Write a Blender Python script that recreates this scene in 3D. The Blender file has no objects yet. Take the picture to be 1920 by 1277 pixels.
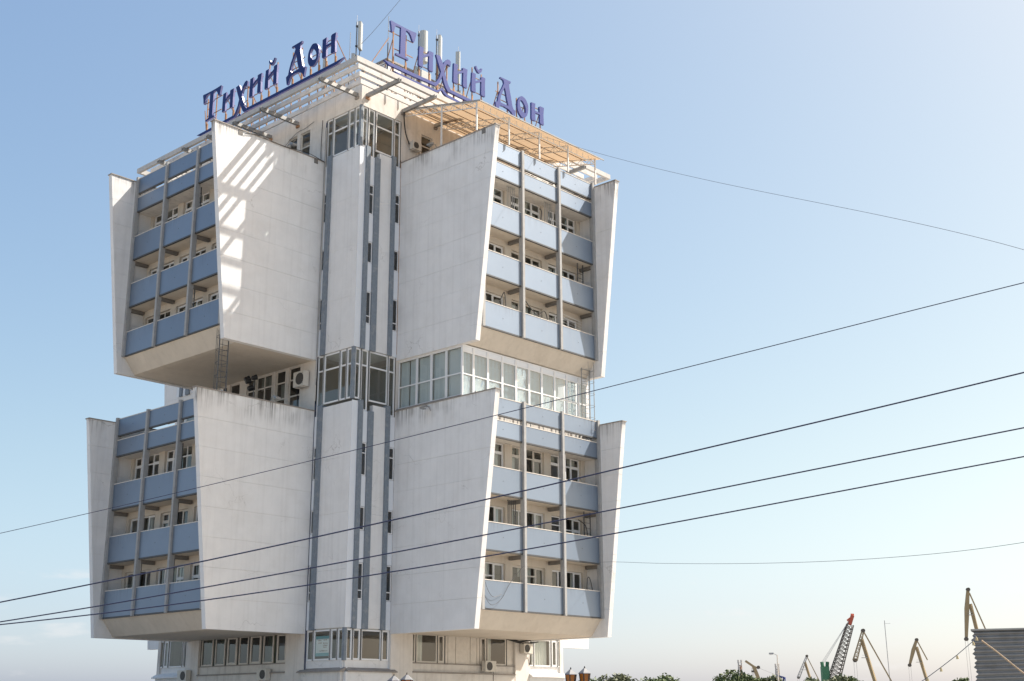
import bpy, bmesh, math, random
from mathutils import Vector, Matrix, noise
from mathutils.geometry import tessellate_polygon

random.seed(7)
scene = bpy.context.scene
col = scene.collection

# ------------------------------------------------------------------ camera
CAM = (-47.378, -56.539, 1.70)
YAW, PITCH, ROLL = 0.74476, 0.28513, -0.003824
fw = Vector((math.cos(PITCH)*math.cos(YAW), math.cos(PITCH)*math.sin(YAW), math.sin(PITCH)))
rt = Vector((math.sin(YAW), -math.cos(YAW), 0))
up = rt.cross(fw)
rt2 = rt*math.cos(ROLL) + up*math.sin(ROLL)
up2 = up*math.cos(ROLL) - rt*math.sin(ROLL)
cam_d = bpy.data.cameras.new('camera')
cam_d.sensor_width = 36.0
cam_d.lens = 44.796
cam_d.clip_end = 6000
cam_o = bpy.data.objects.new('camera', cam_d)
col.objects.link(cam_o)
M = Matrix((rt2, up2, -fw)).transposed().to_4x4()
M.translation = CAM
cam_o.matrix_world = M
scene.camera = cam_o

# ------------------------------------------------------------------ sky, sun, exposure
SUN = Vector((1.72, -1.0, 2.60)).normalized()
SUN_EL = math.asin(SUN.z)
SUN_ROT = math.atan2(SUN.x, SUN.y)
world = bpy.data.worlds.new('World')
scene.world = world
world.use_nodes = True
wn = world.node_tree
for n in list(wn.nodes): wn.nodes.remove(n)
w_out = wn.nodes.new('ShaderNodeOutputWorld')
w_bg = wn.nodes.new('ShaderNodeBackground')
w_sky = wn.nodes.new('ShaderNodeTexSky')
w_sky.sky_type = 'NISHITA'
w_sky.sun_disc = False
w_sky.sun_elevation = SUN_EL
w_sky.sun_rotation = SUN_ROT
w_sky.altitude = 0
w_sky.air_density = 0.8
w_sky.dust_density = 2.4
w_sky.ozone_density = 1.0
w_bg.inputs['Strength'].default_value = 0.15
# film response of the sky: each channel keeps its own gentle gamma
w_sep = wn.nodes.new('ShaderNodeSeparateColor'); w_com = wn.nodes.new('ShaderNodeCombineColor')
wn.links.new(w_sky.outputs[0], w_sep.inputs[0])
for k_, (g_, m_) in enumerate(((1.06, 0.79), (0.90, 0.895), (0.57, 1.255))):
    pw = wn.nodes.new('ShaderNodeMath'); pw.operation = 'POWER'; pw.inputs[1].default_value = g_
    mu = wn.nodes.new('ShaderNodeMath'); mu.operation = 'MULTIPLY'; mu.inputs[1].default_value = m_
    wn.links.new(w_sep.outputs[k_], pw.inputs[0]); wn.links.new(pw.outputs[0], mu.inputs[0]); wn.links.new(mu.outputs[0], w_com.inputs[k_])
# a few faint fair-weather clouds low over the horizon, all the way round
w_tc = wn.nodes.new('ShaderNodeTexCoord')
w_mp = wn.nodes.new('ShaderNodeMapping'); w_mp.inputs['Scale'].default_value = (9.0, 9.0, 30.0)
w_nz = wn.nodes.new('ShaderNodeTexNoise'); w_nz.inputs['Scale'].default_value = 1.6; w_nz.inputs['Detail'].default_value = 5; w_nz.inputs['Roughness'].default_value = 0.55
wn.links.new(w_tc.outputs['Generated'], w_mp.inputs['Vector']); wn.links.new(w_mp.outputs[0], w_nz.inputs['Vector'])
w_sx = wn.nodes.new('ShaderNodeSeparateXYZ'); wn.links.new(w_tc.outputs['Generated'], w_sx.inputs[0])
def wr(src, a, b, c, d):
    m_ = wn.nodes.new('ShaderNodeMapRange'); m_.interpolation_type = 'SMOOTHSTEP'
    for i_, v_ in enumerate((a, b, c, d)): m_.inputs[i_+1].default_value = v_
    wn.links.new(src, m_.inputs[0]); return m_.outputs[0]
def wmul(a, b):
    m_ = wn.nodes.new('ShaderNodeMath'); m_.operation = 'MULTIPLY'; wn.links.new(a, m_.inputs[0]); wn.links.new(b, m_.inputs[1]); return m_.outputs[0]
w_mask = wmul(wr(w_nz.outputs['Fac'], 0.60, 0.74, 0.0, 0.35), wmul(wr(w_sx.outputs['Z'], 0.0, 0.03, 0.0, 1.0), wr(w_sx.outputs['Z'], 0.10, 0.15, 1.0, 0.0)))
w_mix = wn.nodes.new('ShaderNodeMix'); w_mix.data_type = 'RGBA'
w_hz = wn.nodes.new('ShaderNodeMix'); w_hz.data_type = 'RGBA'; w_hz.blend_type = 'MULTIPLY'      # cool haze along the horizon
wn.links.new(wr(w_sx.outputs['Z'], 0.0, 0.21, 1.0, 0.0), w_hz.inputs[0]); wn.links.new(w_com.outputs[0], w_hz.inputs[6]); w_hz.inputs[7].default_value = (0.90, 0.955, 1.10, 1)
w_h2 = wn.nodes.new('ShaderNodeMix'); w_h2.data_type = 'RGBA'; w_h2.blend_type = 'MULTIPLY'      # and the bright dust lying on it
wn.links.new(wr(w_sx.outputs['Z'], 0.0, 0.085, 1.0, 0.0), w_h2.inputs[0]); wn.links.new(w_hz.outputs[2], w_h2.inputs[6]); w_h2.inputs[7].default_value = (1.26, 1.22, 1.10, 1)
wn.links.new(w_mask, w_mix.inputs[0]); wn.links.new(w_h2.outputs[2], w_mix.inputs[6]); w_mix.inputs[7].default_value = (3.2, 3.12, 3.1, 1)
wn.links.new(w_mix.outputs[2], w_bg.inputs['Color'])
wn.links.new(w_bg.outputs[0], w_out.inputs['Surface'])

sun_d = bpy.data.lights.new('sun', 'SUN')
sun_d.energy = 4.8
sun_d.angle = math.radians(0.5)
sun_d.color = (1.0, 0.95, 0.87)
sun_o = bpy.data.objects.new('sun', sun_d)
sun_o.rotation_euler = SUN.to_track_quat('Z', 'Y').to_euler()
sun_o.location = (60, -60, 90)
col.objects.link(sun_o)

scene.view_settings.view_transform = 'Standard'
scene.view_settings.look = 'None'
scene.view_settings.exposure = 1.0
scene.view_settings.gamma = 1.0

# ------------------------------------------------------------------ materials
def srgb(r, g, b):
    f = lambda c: (c/255/12.92) if c/255 <= 0.04045 else ((c/255+0.055)/1.055)**2.4
    return (f(r), f(g), f(b))

def mat(name, color, rough=0.7, metal=0.0, var=0.0, vscale=1.5, bump=0.0, bscale=40.0, streak=0.0, streak_col=(0.12, 0.10, 0.08),
        blotch=0.0, blotch_col=(0.2, 0.17, 0.14), blotch_scale=0.35, spec=0.5, perobj=0.0, crack=0.0, drip=0.0, drip_col=(0.07, 0.06, 0.05), drip_reach=0.55, translucent=0.0):
    m = bpy.data.materials.new(name); m.use_nodes = True
    nt = m.node_tree; N = nt.nodes; L = nt.links
    p = N['Principled BSDF']
    p.inputs['Roughness'].default_value = rough
    p.inputs['Metallic'].default_value = metal
    p.inputs['Specular IOR Level'].default_value = spec
    tc = N.new('ShaderNodeTexCoord')
    cur = N.new('ShaderNodeRGB'); cur.outputs[0].default_value = (*color, 1); out = cur.outputs[0]
    def mixin(fac, colr, o):
        mx = N.new('ShaderNodeMix'); mx.data_type = 'RGBA'
        L.new(fac, mx.inputs[0]); L.new(o, mx.inputs[6])
        mx.inputs[7].default_value = (*colr, 1)
        return mx.outputs[2]
    def ramp(src, a, b, hi):
        mr = N.new('ShaderNodeMapRange'); mr.inputs[1].default_value = a; mr.inputs[2].default_value = b
        mr.inputs[3].default_value = 0; mr.inputs[4].default_value = hi
        L.new(src, mr.inputs[0]); return mr.outputs[0]
    if var > 0:
        nz = N.new('ShaderNodeTexNoise'); nz.inputs['Scale'].default_value = vscale; nz.inputs['Detail'].default_value = 6
        nz.inputs['Roughness'].default_value = 0.65
        L.new(tc.outputs['Object'], nz.inputs['Vector'])
        out = mixin(ramp(nz.outputs['Fac'], 0.35, 0.7, var), tuple(c*0.62 for c in color), out)
    if blotch > 0:
        nz = N.new('ShaderNodeTexNoise'); nz.inputs['Scale'].default_value = blotch_scale; nz.inputs['Detail'].default_value = 8
        nz.inputs['Roughness'].default_value = 0.7
        L.new(tc.outputs['Object'], nz.inputs['Vector'])
        out = mixin(ramp(nz.outputs['Fac'], 0.52, 0.75, blotch), blotch_col, out)
    if streak > 0:
        mp = N.new('ShaderNodeMapping'); mp.inputs['Scale'].default_value = (2.2, 2.2, 0.07)
        L.new(tc.outputs['Object'], mp.inputs['Vector'])
        nz = N.new('ShaderNodeTexNoise'); nz.inputs['Scale'].default_value = 1.6; nz.inputs['Detail'].default_value = 5
        L.new(mp.outputs[0], nz.inputs['Vector'])
        out = mixin(ramp(nz.outputs['Fac'], 0.5, 0.75, streak), streak_col, out)
    if crack > 0:
        wz = N.new('ShaderNodeTexNoise'); wz.inputs['Scale'].default_value = 1.3; wz.inputs['Detail'].default_value = 4
        L.new(tc.outputs['Object'], wz.inputs['Vector'])
        ad = N.new('ShaderNodeMix'); ad.data_type = 'RGBA'; ad.blend_type = 'LINEAR_LIGHT'; ad.inputs[0].default_value = 0.6
        L.new(tc.outputs['Object'], ad.inputs[6]); L.new(wz.outputs['Color'], ad.inputs[7])
        vo = N.new('ShaderNodeTexVoronoi'); vo.feature = 'DISTANCE_TO_EDGE'; vo.inputs['Scale'].default_value = 0.42
        L.new(ad.outputs[2], vo.inputs['Vector'])
        mk = N.new('ShaderNodeTexNoise'); mk.inputs['Scale'].default_value = 0.33; mk.inputs['Detail'].default_value = 3
        L.new(tc.outputs['Object'], mk.inputs['Vector'])
        r1 = ramp(vo.outputs['Distance'], 0.009, 0.0, 1.0); r2 = ramp(mk.outputs['Fac'], 0.54, 0.66, crack)
        ml = N.new('ShaderNodeMath'); ml.operation = 'MULTIPLY'; L.new(r1, ml.inputs[0]); L.new(r2, ml.inputs[1])
        out = mixin(ml.outputs[0], (0.16, 0.14, 0.12), out)
    if drip > 0:
        sp = N.new('ShaderNodeSeparateXYZ'); L.new(tc.outputs['Generated'], sp.inputs[0])
        mp = N.new('ShaderNodeMapping'); mp.inputs['Scale'].default_value = (5.0, 5.0, 0.12)
        L.new(tc.outputs['Object'], mp.inputs['Vector'])
        nz = N.new('ShaderNodeTexNoise'); nz.inputs['Scale'].default_value = 1.5; nz.inputs['Detail'].default_value = 6; nz.inputs['Roughness'].default_value = 0.7
        L.new(mp.outputs[0], nz.inputs['Vector'])
        nb = N.new('ShaderNodeTexNoise'); nb.inputs['Scale'].default_value = 0.45; nb.inputs['Detail'].default_value = 3
        L.new(tc.outputs['Object'], nb.inputs['Vector'])
        m1 = N.new('ShaderNodeMath'); m1.operation = 'MULTIPLY'; L.new(ramp(nz.outputs['Fac'], 0.42, 0.64, 1.0), m1.inputs[0]); L.new(ramp(sp.outputs[2], 1-drip_reach, 1.0, 1.0), m1.inputs[1])
        m2 = N.new('ShaderNodeMath'); m2.operation = 'MULTIPLY'; L.new(m1.outputs[0], m2.inputs[0]); L.new(ramp(nb.outputs['Fac'], 0.40, 0.62, drip), m2.inputs[1])
        out = mixin(m2.outputs[0], drip_col, out)
    if perobj > 0:
        oi = N.new('ShaderNodeObjectInfo')
        hs = N.new('ShaderNodeHueSaturation')
        mr = N.new('ShaderNodeMapRange'); mr.inputs[3].default_value = 1-perobj; mr.inputs[4].default_value = 1+perobj
        L.new(oi.outputs['Random'], mr.inputs[0]); L.new(mr.outputs[0], hs.inputs['Value']); L.new(out, hs.inputs['Color'])
        out = hs.outputs[0]
    L.new(out, p.inputs['Base Color'])
    if bump > 0:
        nz = N.new('ShaderNodeTexNoise'); nz.inputs['Scale'].default_value = bscale; nz.inputs['Detail'].default_value = 4
        L.new(tc.outputs['Object'], nz.inputs['Vector'])
        b = N.new('ShaderNodeBump'); b.inputs['Strength'].default_value = bump; b.inputs['Distance'].default_value = 0.02
        L.new(nz.outputs['Fac'], b.inputs['Height']); L.new(b.outputs[0], p.inputs['Normal'])
    if translucent > 0:
        tl = N.new('ShaderNodeBsdfTranslucent'); L.new(out, tl.inputs['Color'])
        ms = N.new('ShaderNodeMixShader'); ms.inputs[0].default_value = translucent
        L.new(p.outputs[0], ms.inputs[1]); L.new(tl.outputs[0], ms.inputs[2]); L.new(ms.outputs[0], N['Material Output'].inputs['Surface'])
    return m

def glass_mat(name, tint, refl=0.10, rough=0.01, bumpy=0.0):
    m = bpy.data.materials.new(name); m.use_nodes = True
    nt = m.node_tree; N = nt.nodes; L = nt.links
    for n in list(N): N.remove(n)
    o = N.new('ShaderNodeOutputMaterial'); mx = N.new('ShaderNodeMixShader')
    tr = N.new('ShaderNodeBsdfTransparent'); tr.inputs['Color'].default_value = (*tint, 1)
    gl = N.new('ShaderNodeBsdfGlossy'); gl.inputs['Roughness'].default_value = rough
    fr = N.new('ShaderNodeLayerWeight'); fr.inputs['Blend'].default_value = 0.5
    pw = N.new('ShaderNodeMath'); pw.operation = 'POWER'; pw.inputs[1].default_value = 4.0
    ad = N.new('ShaderNodeMath'); ad.operation = 'ADD'; ad.inputs[1].default_value = refl + 0.05; ad.use_clamp = True
    L.new(fr.outputs['Facing'], pw.inputs[0]); L.new(pw.outputs[0], ad.inputs[0]); L.new(ad.outputs[0], mx.inputs[0])
    tc = N.new('ShaderNodeTexCoord'); nz = N.new('ShaderNodeTexNoise'); nz.inputs['Scale'].default_value = 0.8
    L.new(tc.outputs['Object'], nz.inputs['Vector'])
    b = N.new('ShaderNodeBump'); b.inputs['Strength'].default_value = 0.05 + bumpy; b.inputs['Distance'].default_value = 0.03
    L.new(nz.outputs['Fac'], b.inputs['Height']); L.new(b.outputs[0], gl.inputs['Normal'])
    L.new(tr.outputs[0], mx.inputs[1]); L.new(gl.outputs[0], mx.inputs[2]); L.new(mx.outputs[0], o.inputs['Surface'])
    return m

MT = {}
MT['stucco'] = mat('white_stucco', (0.752, 0.746, 0.738), 0.9, var=0.22, vscale=0.9, bump=0.25, bscale=60, streak=0.10, blotch=0.22, blotch_col=(0.50, 0.46, 0.41), crack=0.4)
MT['stucco_top'] = mat('white_stucco_stained', (0.752, 0.746, 0.738), 0.9, var=0.22, vscale=0.9, bump=0.25, bscale=60, streak=0.12, blotch=0.22, blotch_col=(0.50, 0.46, 0.41), crack=0.55, drip=1.0, drip_reach=0.9)
MT['stucco_dirty'] = mat('weathered_stucco', (0.70, 0.665, 0.62), 0.9, var=0.3, vscale=1.4, bump=0.3, bscale=50, streak=0.22, blotch=0.4, blotch_col=(0.36, 0.31, 0.26), blotch_scale=0.8, crack=0.6)
MT['edge'] = mat('stucco_edge', (0.70, 0.66, 0.61), 0.9, var=0.3, vscale=2.5, bump=0.3, bscale=40, blotch=0.25, blotch_col=(0.4, 0.35, 0.3), blotch_scale=1.2)
MT['soffit'] = mat('cream_soffit', (0.62, 0.56, 0.48), 0.9, var=0.25, vscale=0.7, bump=0.2, streak=0.1, blotch=0.35, blotch_col=(0.42, 0.36, 0.29), blotch_scale=0.5)
MT['blue'] = mat('pale_blue_panel', (0.245, 0.30, 0.38), 0.58, 0.90, var=0.12, vscale=0.6, streak=0.16, streak_col=(0.26, 0.30, 0.36), spec=0.5, perobj=0.06, bump=0.06, bscale=1.0, drip=0.35, drip_col=(0.12, 0.12, 0.13), drip_reach=0.5)
MT['grey'] = mat('grey_concrete_paint', (0.20, 0.235, 0.275), 0.8, var=0.5, vscale=6, bump=0.4, bscale=30, blotch=0.5, blotch_col=(0.45, 0.44, 0.41), blotch_scale=2.2)
MT['post'] = mat('grey_post', (0.36, 0.36, 0.355), 0.75, var=0.45, vscale=3, bump=0.2, blotch=0.35, blotch_col=(0.19, 0.17, 0.15), blotch_scale=2.0)
MT['steel_dark'] = mat('dark_steel', (0.075, 0.08, 0.085), 0.6, var=0.4, vscale=5)
MT['beam'] = mat('dark_concrete_beam', (0.19, 0.178, 0.166), 0.85, var=0.4, vscale=4)
MT['steel_grey'] = mat('galvanised_steel', (0.33, 0.33, 0.325), 0.5, 0.55, var=0.4, vscale=4)
MT['white_metal'] = mat('white_painted_metal', (0.72, 0.70, 0.67), 0.55, var=0.3, vscale=3, blotch=0.35, blotch_col=(0.3, 0.22, 0.16), blotch_scale=2.5)
MT['pvc'] = mat('white_pvc', (0.77, 0.775, 0.78), 0.4, var=0.12, vscale=2)
MT['pvc_old'] = mat('aged_white_frame', (0.66, 0.62, 0.56), 0.55, var=0.3, vscale=4, blotch=0.3, blotch_col=(0.35, 0.3, 0.25), blotch_scale=3)
MT['pvc_panel'] = mat('bluish_white_panel', (0.70, 0.73, 0.77), 0.5, var=0.12, vscale=1.2)
MT['glass'] = glass_mat('window_glass', (0.82, 0.86, 0.85), 0.05)
MT['glass_dark'] = glass_mat('tinted_glass', (0.52, 0.56, 0.56), 0.06)
MT['glass_film'] = glass_mat('mirror_film_glass', (0.80, 0.87, 0.90), 0.16, 0.02)
MT['foil'] = mat('crumpled_foil', (0.86, 0.90, 0.93), 0.22, 0.75, bump=1.0, bscale=3.5, var=0.1)
MT['interior'] = mat('room_interior', (0.30, 0.27, 0.235), 0.9, var=0.3, vscale=0.5)
MT['curtain'] = mat('pale_curtain', (0.66, 0.66, 0.62), 0.9, var=0.2, vscale=3)
MT['curtain_green'] = mat('olive_curtain', (0.16, 0.19, 0.13), 0.9, var=0.3, vscale=2)
MT['blind'] = mat('pale_blue_blind', (0.60, 0.73, 0.80), 0.8, var=0.12, vscale=2)
MT['blind_grey'] = mat('pale_grey_blind', (0.62, 0.66, 0.67), 0.8, var=0.12, vscale=2)
MT['roof'] = mat('roof_felt', (0.16, 0.15, 0.14), 0.95, var=0.4, vscale=1)
MT['coping'] = mat('coping_metal', (0.30, 0.27, 0.245), 0.65, var=0.6, vscale=3, blotch=0.5, blotch_col=(0.11, 0.09, 0.07), blotch_scale=2)
MT['slat'] = mat('pergola_plank', (0.64, 0.625, 0.60), 0.8, var=0.25, vscale=2, blotch=0.6, blotch_col=(0.22, 0.19, 0.16), blotch_scale=1.8, bump=0.2)
MT['pergola_frame'] = mat('grey_white_beam', (0.50, 0.49, 0.475), 0.8, var=0.3, vscale=2, blotch=0.4, blotch_col=(0.25, 0.22, 0.19), blotch_scale=1.8)
MT['trim_navy'] = mat('navy_grey_trim', (0.07, 0.085, 0.13), 0.6)
MT['fabric'] = mat('tan_canopy_fabric', (0.55, 0.40, 0.26), 0.85, var=0.15, vscale=0.7, translucent=0.36)
MT['fabric_rope'] = mat('brown_seam', (0.22, 0.12, 0.06), 0.9)
MT['rust'] = mat('rusty_steel', (0.40, 0.22, 0.12), 0.85, var=0.6, vscale=3, blotch=0.5, blotch_col=(0.16, 0.06, 0.03), blotch_scale=2.5)
MT['letter_shaded'] = mat('shaded_letter_face', (0.010, 0.022, 0.13), 0.4, var=0.12, vscale=1.2, spec=0.3)  # same blue paint; shade on the left sign's faces is darkened into the colour
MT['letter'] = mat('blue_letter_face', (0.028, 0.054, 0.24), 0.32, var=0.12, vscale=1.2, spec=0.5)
MT['letter_sunlit'] = mat('sunlit_letter_return', (0.20, 0.21, 0.42), 0.35, var=0.2, vscale=2)  # same paint again; sunlight on the left sign's sides is lightened into the colour
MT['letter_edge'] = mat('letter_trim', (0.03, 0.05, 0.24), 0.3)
MT['ac'] = mat('ac_casing', (0.62, 0.59, 0.53), 0.5, var=0.25, vscale=4, streak=0.2)
MT['black'] = mat('black_plastic', (0.02, 0.02, 0.022), 0.55)
MT['grille'] = mat('dark_grille', (0.06, 0.055, 0.05), 0.6)
MT['antenna'] = mat('antenna_radome', (0.44, 0.465, 0.455), 0.45)
MT['cable'] = mat('cable_rubber', (0.012, 0.018, 0.06), 0.6)
MT['cable_thin'] = mat('thin_wire', (0.05, 0.06, 0.09), 0.6)
MT['yellow'] = mat('hazed_crane_paint', (0.31, 0.235, 0.13), 0.7, var=0.4, vscale=0.5)  # ochre with distance haze mixed into the colour as lower saturation
MT['crane_dark'] = mat('dark_crane_steel', (0.10, 0.085, 0.07), 0.8)
MT['crane_red'] = mat('red_crane_paint', (0.42, 0.09, 0.05), 0.7)
MT['crane_green'] = mat('green_crane_paint', (0.05, 0.17, 0.09), 0.7, var=0.4, vscale=0.4)
MT['crane_grey'] = mat('pale_crane_steel', (0.38, 0.37, 0.36), 0.7)
MT['hut'] = mat('grey_corrugated_steel', (0.23, 0.238, 0.245), 0.6, 0.2, var=0.5, vscale=1.5, blotch=0.35, blotch_col=(0.10, 0.08, 0.065), blotch_scale=1.5)
MT['wood'] = mat('raw_wood', (0.42, 0.32, 0.22), 0.85, var=0.4, vscale=4)
MT['amber'] = mat('amber_lantern_glass', (0.30, 0.10, 0.01), 0.25, var=0.5, vscale=9)
MT['lantern_roof'] = mat('lantern_tin_roof', (0.17, 0.175, 0.185), 0.55, 0.3, var=0.3, vscale=9)
MT['poster'] = mat('teal_poster', (0.22, 0.45, 0.48), 0.6, var=0.2, vscale=3)
MT['poster_white'] = mat('poster_paper', (0.74, 0.76, 0.74), 0.6)
MT['poster_ink'] = mat('poster_ink', (0.28, 0.16, 0.11), 0.7)
MT['ground'] = mat('pale_paving', (0.275, 0.255, 0.228), 0.95, var=0.4, vscale=0.3, bump=0.2, bscale=8)
MT['bark'] = mat('bark', (0.09, 0.07, 0.05), 0.95, var=0.4, vscale=6)
MT['leaf'] = mat('green_foliage', (0.11, 0.15, 0.055), 0.75, var=0.6, vscale=0.8, perobj=0.25)
MT['leaf2'] = mat('grey_green_foliage', (0.15, 0.17, 0.095), 0.75, var=0.6, vscale=0.8, perobj=0.2)
MT['bulb'] = mat('bulb_glass', (0.55, 0.45, 0.25), 0.2)

# ------------------------------------------------------------------ mesh helpers
class MB:
    def __init__(s, T=None):
        s.v = []; s.f = []; s.T = T or (lambda a, b, c: (a, b, c))
    def pt(s, a, b, c):
        s.v.append(s.T(a, b, c)); return len(s.v)-1
    def box(s, p, q):
        (a0, b0, c0), (a1, b1, c1) = p, q
        i = [s.pt(*k) for k in ((a0,b0,c0),(a1,b0,c0),(a1,b1,c0),(a0,b1,c0),(a0,b0,c1),(a1,b0,c1),(a1,b1,c1),(a0,b1,c1))]
        for f in ((0,1,2,3),(4,5,6,7),(0,1,5,4),(1,2,6,5),(2,3,7,6),(3,0,4,7)): s.f.append([i[k] for k in f])
        return s
    def quad(s, *pts):
        s.f.append([s.pt(*p) for p in pts]); return s
    def prism_u(s, poly, u0, u1):          # poly in (d, z), extruded along u
        n = len(poly)
        a = [s.pt(u0, d, z) for d, z in poly]; b = [s.pt(u1, d, z) for d, z in poly]
        s.f.append(a[:]); s.f.append(b[::-1])
        for k in range(n): s.f.append([a[k], a[(k+1) % n], b[(k+1) % n], b[k]])
        return s
    def prism_z(s, poly, z0, z1):
        n = len(poly)
        a = [s.pt(x, y, z0) for x, y in poly]; b = [s.pt(x, y, z1) for x, y in poly]
        s.f.append(a[::-1]); s.f.append(b[:])
        for k in range(n): s.f.append([a[k], a[(k+1) % n], b[(k+1) % n], b[k]])
        return s
    def tube(s, pts, r, n=6, r1=None):
        P = [Vector(s.T(*p)) for p in pts]; rings = []
        m = len(P)
        for k in range(m):
            t = (P[min(k+1, m-1)]-P[max(k-1, 0)]).normalized()
            ref = Vector((0, 0, 1)) if abs(t.z) < 0.9 else Vector((1, 0, 0))
            x = t.cross(ref).normalized(); y = t.cross(x)
            rr = r if r1 is None else r+(r1-r)*k/(m-1)
            ring = []
            for j in range(n):
                a = 2*math.pi*j/n+math.pi/n
                s.v.append(tuple(P[k]+x*math.cos(a)*rr+y*math.sin(a)*rr)); ring.append(len(s.v)-1)
            rings.append(ring)
        for k in range(m-1):
            for j in range(n):
                s.f.append([rings[k][j], rings[k][(j+1) % n], rings[k+1][(j+1) % n], rings[k+1][j]])
        s.f.append(rings[0][::-1]); s.f.append(rings[-1][:])
        return s
    def bar(s, p, q, w, h=None):
        h = h or w
        A = Vector(s.T(*p)); B = Vector(s.T(*q)); t = (B-A).normalized()
        ref = Vector((0, 0, 1)) if abs(t.z) < 0.95 else Vector((1, 0, 0))
        x = t.cross(ref).normalized(); y = x.cross(t)
        o = len(s.v)
        for e in (A, B):
            for i, j in ((-1,-1),(1,-1),(1,1),(-1,1)): s.v.append(tuple(e+x*w/2*i+y*h/2*j))
        for f in ((0,1,2,3),(4,5,6,7),(0,1,5,4),(1,2,6,5),(2,3,7,6),(3,0,4,7)): s.f.append([o+k for k in f])
        return s
    def build(s, name, m, parent=None, smooth=False, origin=None):
        org = Vector(origin) if origin is not None else (root_loc(parent) if parent is not None else Vector((0, 0, 0)))
        me = bpy.data.meshes.new(name)
        me.from_pydata([tuple(Vector(v)-org) for v in s.v], [], s.f)
        bm = bmesh.new(); bm.from_mesh(me); bmesh.ops.recalc_face_normals(bm, faces=bm.faces); bm.to_mesh(me); bm.free()
        me.materials.append(m if not isinstance(m, str) else MT[m])
        if smooth:
            for p in me.polygons: p.use_smooth = True
        o = bpy.data.objects.new(name, me); col.objects.link(o)
        if parent is not None: o.parent = parent
        else: o.location = org
        return o

def root_loc(o):
    while o.parent is not None: o = o.parent
    return Vector(o.location)

def thing(name, loc, label, cat, group=None):
    o = bpy.data.objects.new(name, None); col.objects.link(o); o.location = loc
    o.empty_display_size = 0.5
    return tag(o, label, cat, group)

def tag(o, label, cat, group=None):
    o['label'] = label; o['category'] = cat
    if group: o['group'] = group
    return o

# ------------------------------------------------------------------ building frame of reference
C = 18.83
S, W, FT = 3.43, 11.96, 0.36          # arm offset, arm width, fin thickness
TL = lambda u, d, z: (-d, u, z)
TR = lambda u, d, z: (u, -d, z)
TE = lambda u, d, z: (C+d, u, z)
TN = lambda u, d, z: (u, C+d, z)

ground = MB().quad((-3000, -3000, 0), (3000, -3000, 0), (3000, 3000, 0), (-3000, 3000, 0)).build('ground', 'ground')
ground['kind'] = 'structure'

B = thing('hotel_building', (C/2, C/2, 0), 'white concrete hotel tower with slanted side fins and pale blue balcony panels', 'building')

# ---- fins, each a core plate with precast panels separated by thin joints
def fin(T, u0, u1, zb, name='fin_wall'):
    zt = zb+13.2
    eb, et = 6.83, 8.43
    e = lambda z: eb+(et-eb)*(z-zb)/13.2
    core = MB(T).prism_u([(0.0, zb+0.03), (e(zb)-0.05, zb+0.03), (e(zt)-0.05, zt-0.02), (0.0, zt-0.02)], u0+0.03, u1-0.03).build(name, 'edge', B)
    nrow = 8; h = 13.2/nrow
    for k in range(nrow):
        a = zb+k*h+(0.0045 if k else 0); b = zb+(k+1)*h-(0.0045 if k < nrow-1 else 0)
        j = random.uniform(-0.004, 0.004)
        MB(T).prism_u([(0.0, a), (e(a), a), (e(b), b), (0.0, b)], u0+j, u1+j).build('wall_panel', 'stucco_top' if k == nrow-1 else 'stucco', core)
    MB(T).prism_u([(0.02, zt), (et+0.05, zt), (et+0.05, zt+0.06), (0.02, zt+0.06)], u0-0.05, u1+0.05).build('coping', 'coping', core)
    return core

POSTS = [4.36, 7.89, 11.42, 14.93]
ROWS = [(34.95, 36.05), (33.64, 34.68), (30.28, 31.90), (27.02, 28.64), (23.74, 25.36)]
HEADS = [33.72, 29.85, 26.55]

def wall_open(T, name, u0, u1, z0, z1, d, dback, ops, m, parent, step=None):
    us = sorted(set([u0, u1]+[x for o in ops for x in o[:2]])); zs = sorted(set([z0, z1]+[x for o in ops for x in o[2:4]]))
    mb = MB(T)
    for a, b in zip(us[:-1], us[1:]):
        for c, e in zip(zs[:-1], zs[1:]):
            um, zm = (a+b)/2, (c+e)/2
            if any(o[0] < um < o[1] and o[2] < zm < o[3] for o in ops): continue
            mb.quad((a, d, c), (b, d, c), (b, d, e), (a, d, e))
    for o in ops:
        a, b, c, e = o[:4]
        mb.quad((a, d, c), (a, dback, c), (a, dback, e), (a, d, e)).quad((b, d, c), (b, dback, c), (b, dback, e), (b, d, e))
        mb.quad((a, d, c), (b, d, c), (b, dback, c), (a, dback, c)).quad((a, d, e), (b, d, e), (b, dback, e), (a, dback, e))
    return mb.build(name, m, parent)

def room(T, u0, u1, z0, z1, d0, d1):
    return MB(T).quad((u0,d1,z0),(u1,d1,z0),(u1,d1,z1),(u0,d1,z1)).quad((u0,d0,z0),(u0,d1,z0),(u0,d1,z1),(u0,d0,z1)) \
        .quad((u1,d0,z0),(u1,d1,z0),(u1,d1,z1),(u1,d0,z1)).quad((u0,d0,z0),(u1,d0,z0),(u1,d1,z0),(u0,d1,z0)) \
        .quad((u0,d0,z1),(u1,d0,z1),(u1,d1,z1),(u0,d1,z1)).build('room_interior', 'interior', B)

def curtain_sheet(T, u0, u1, z0, z1, d, amp=0.05, wl=0.22):
    mb = MB(T); n = max(4, int((u1-u0)/0.045))
    top = []; bot = []
    ph = random.random()*6
    for k in range(n+1):
        u = u0+(u1-u0)*k/n
        dd = d+amp*math.sin(ph+u*2*math.pi/wl)+amp*0.5*math.sin(u*7.3+ph)
        bot.append(mb.pt(u, dd, z0)); top.append(mb.pt(u, dd, z1))
    for k in range(n): mb.f.append([bot[k], bot[k+1], top[k+1], top[k]])
    return mb

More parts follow.
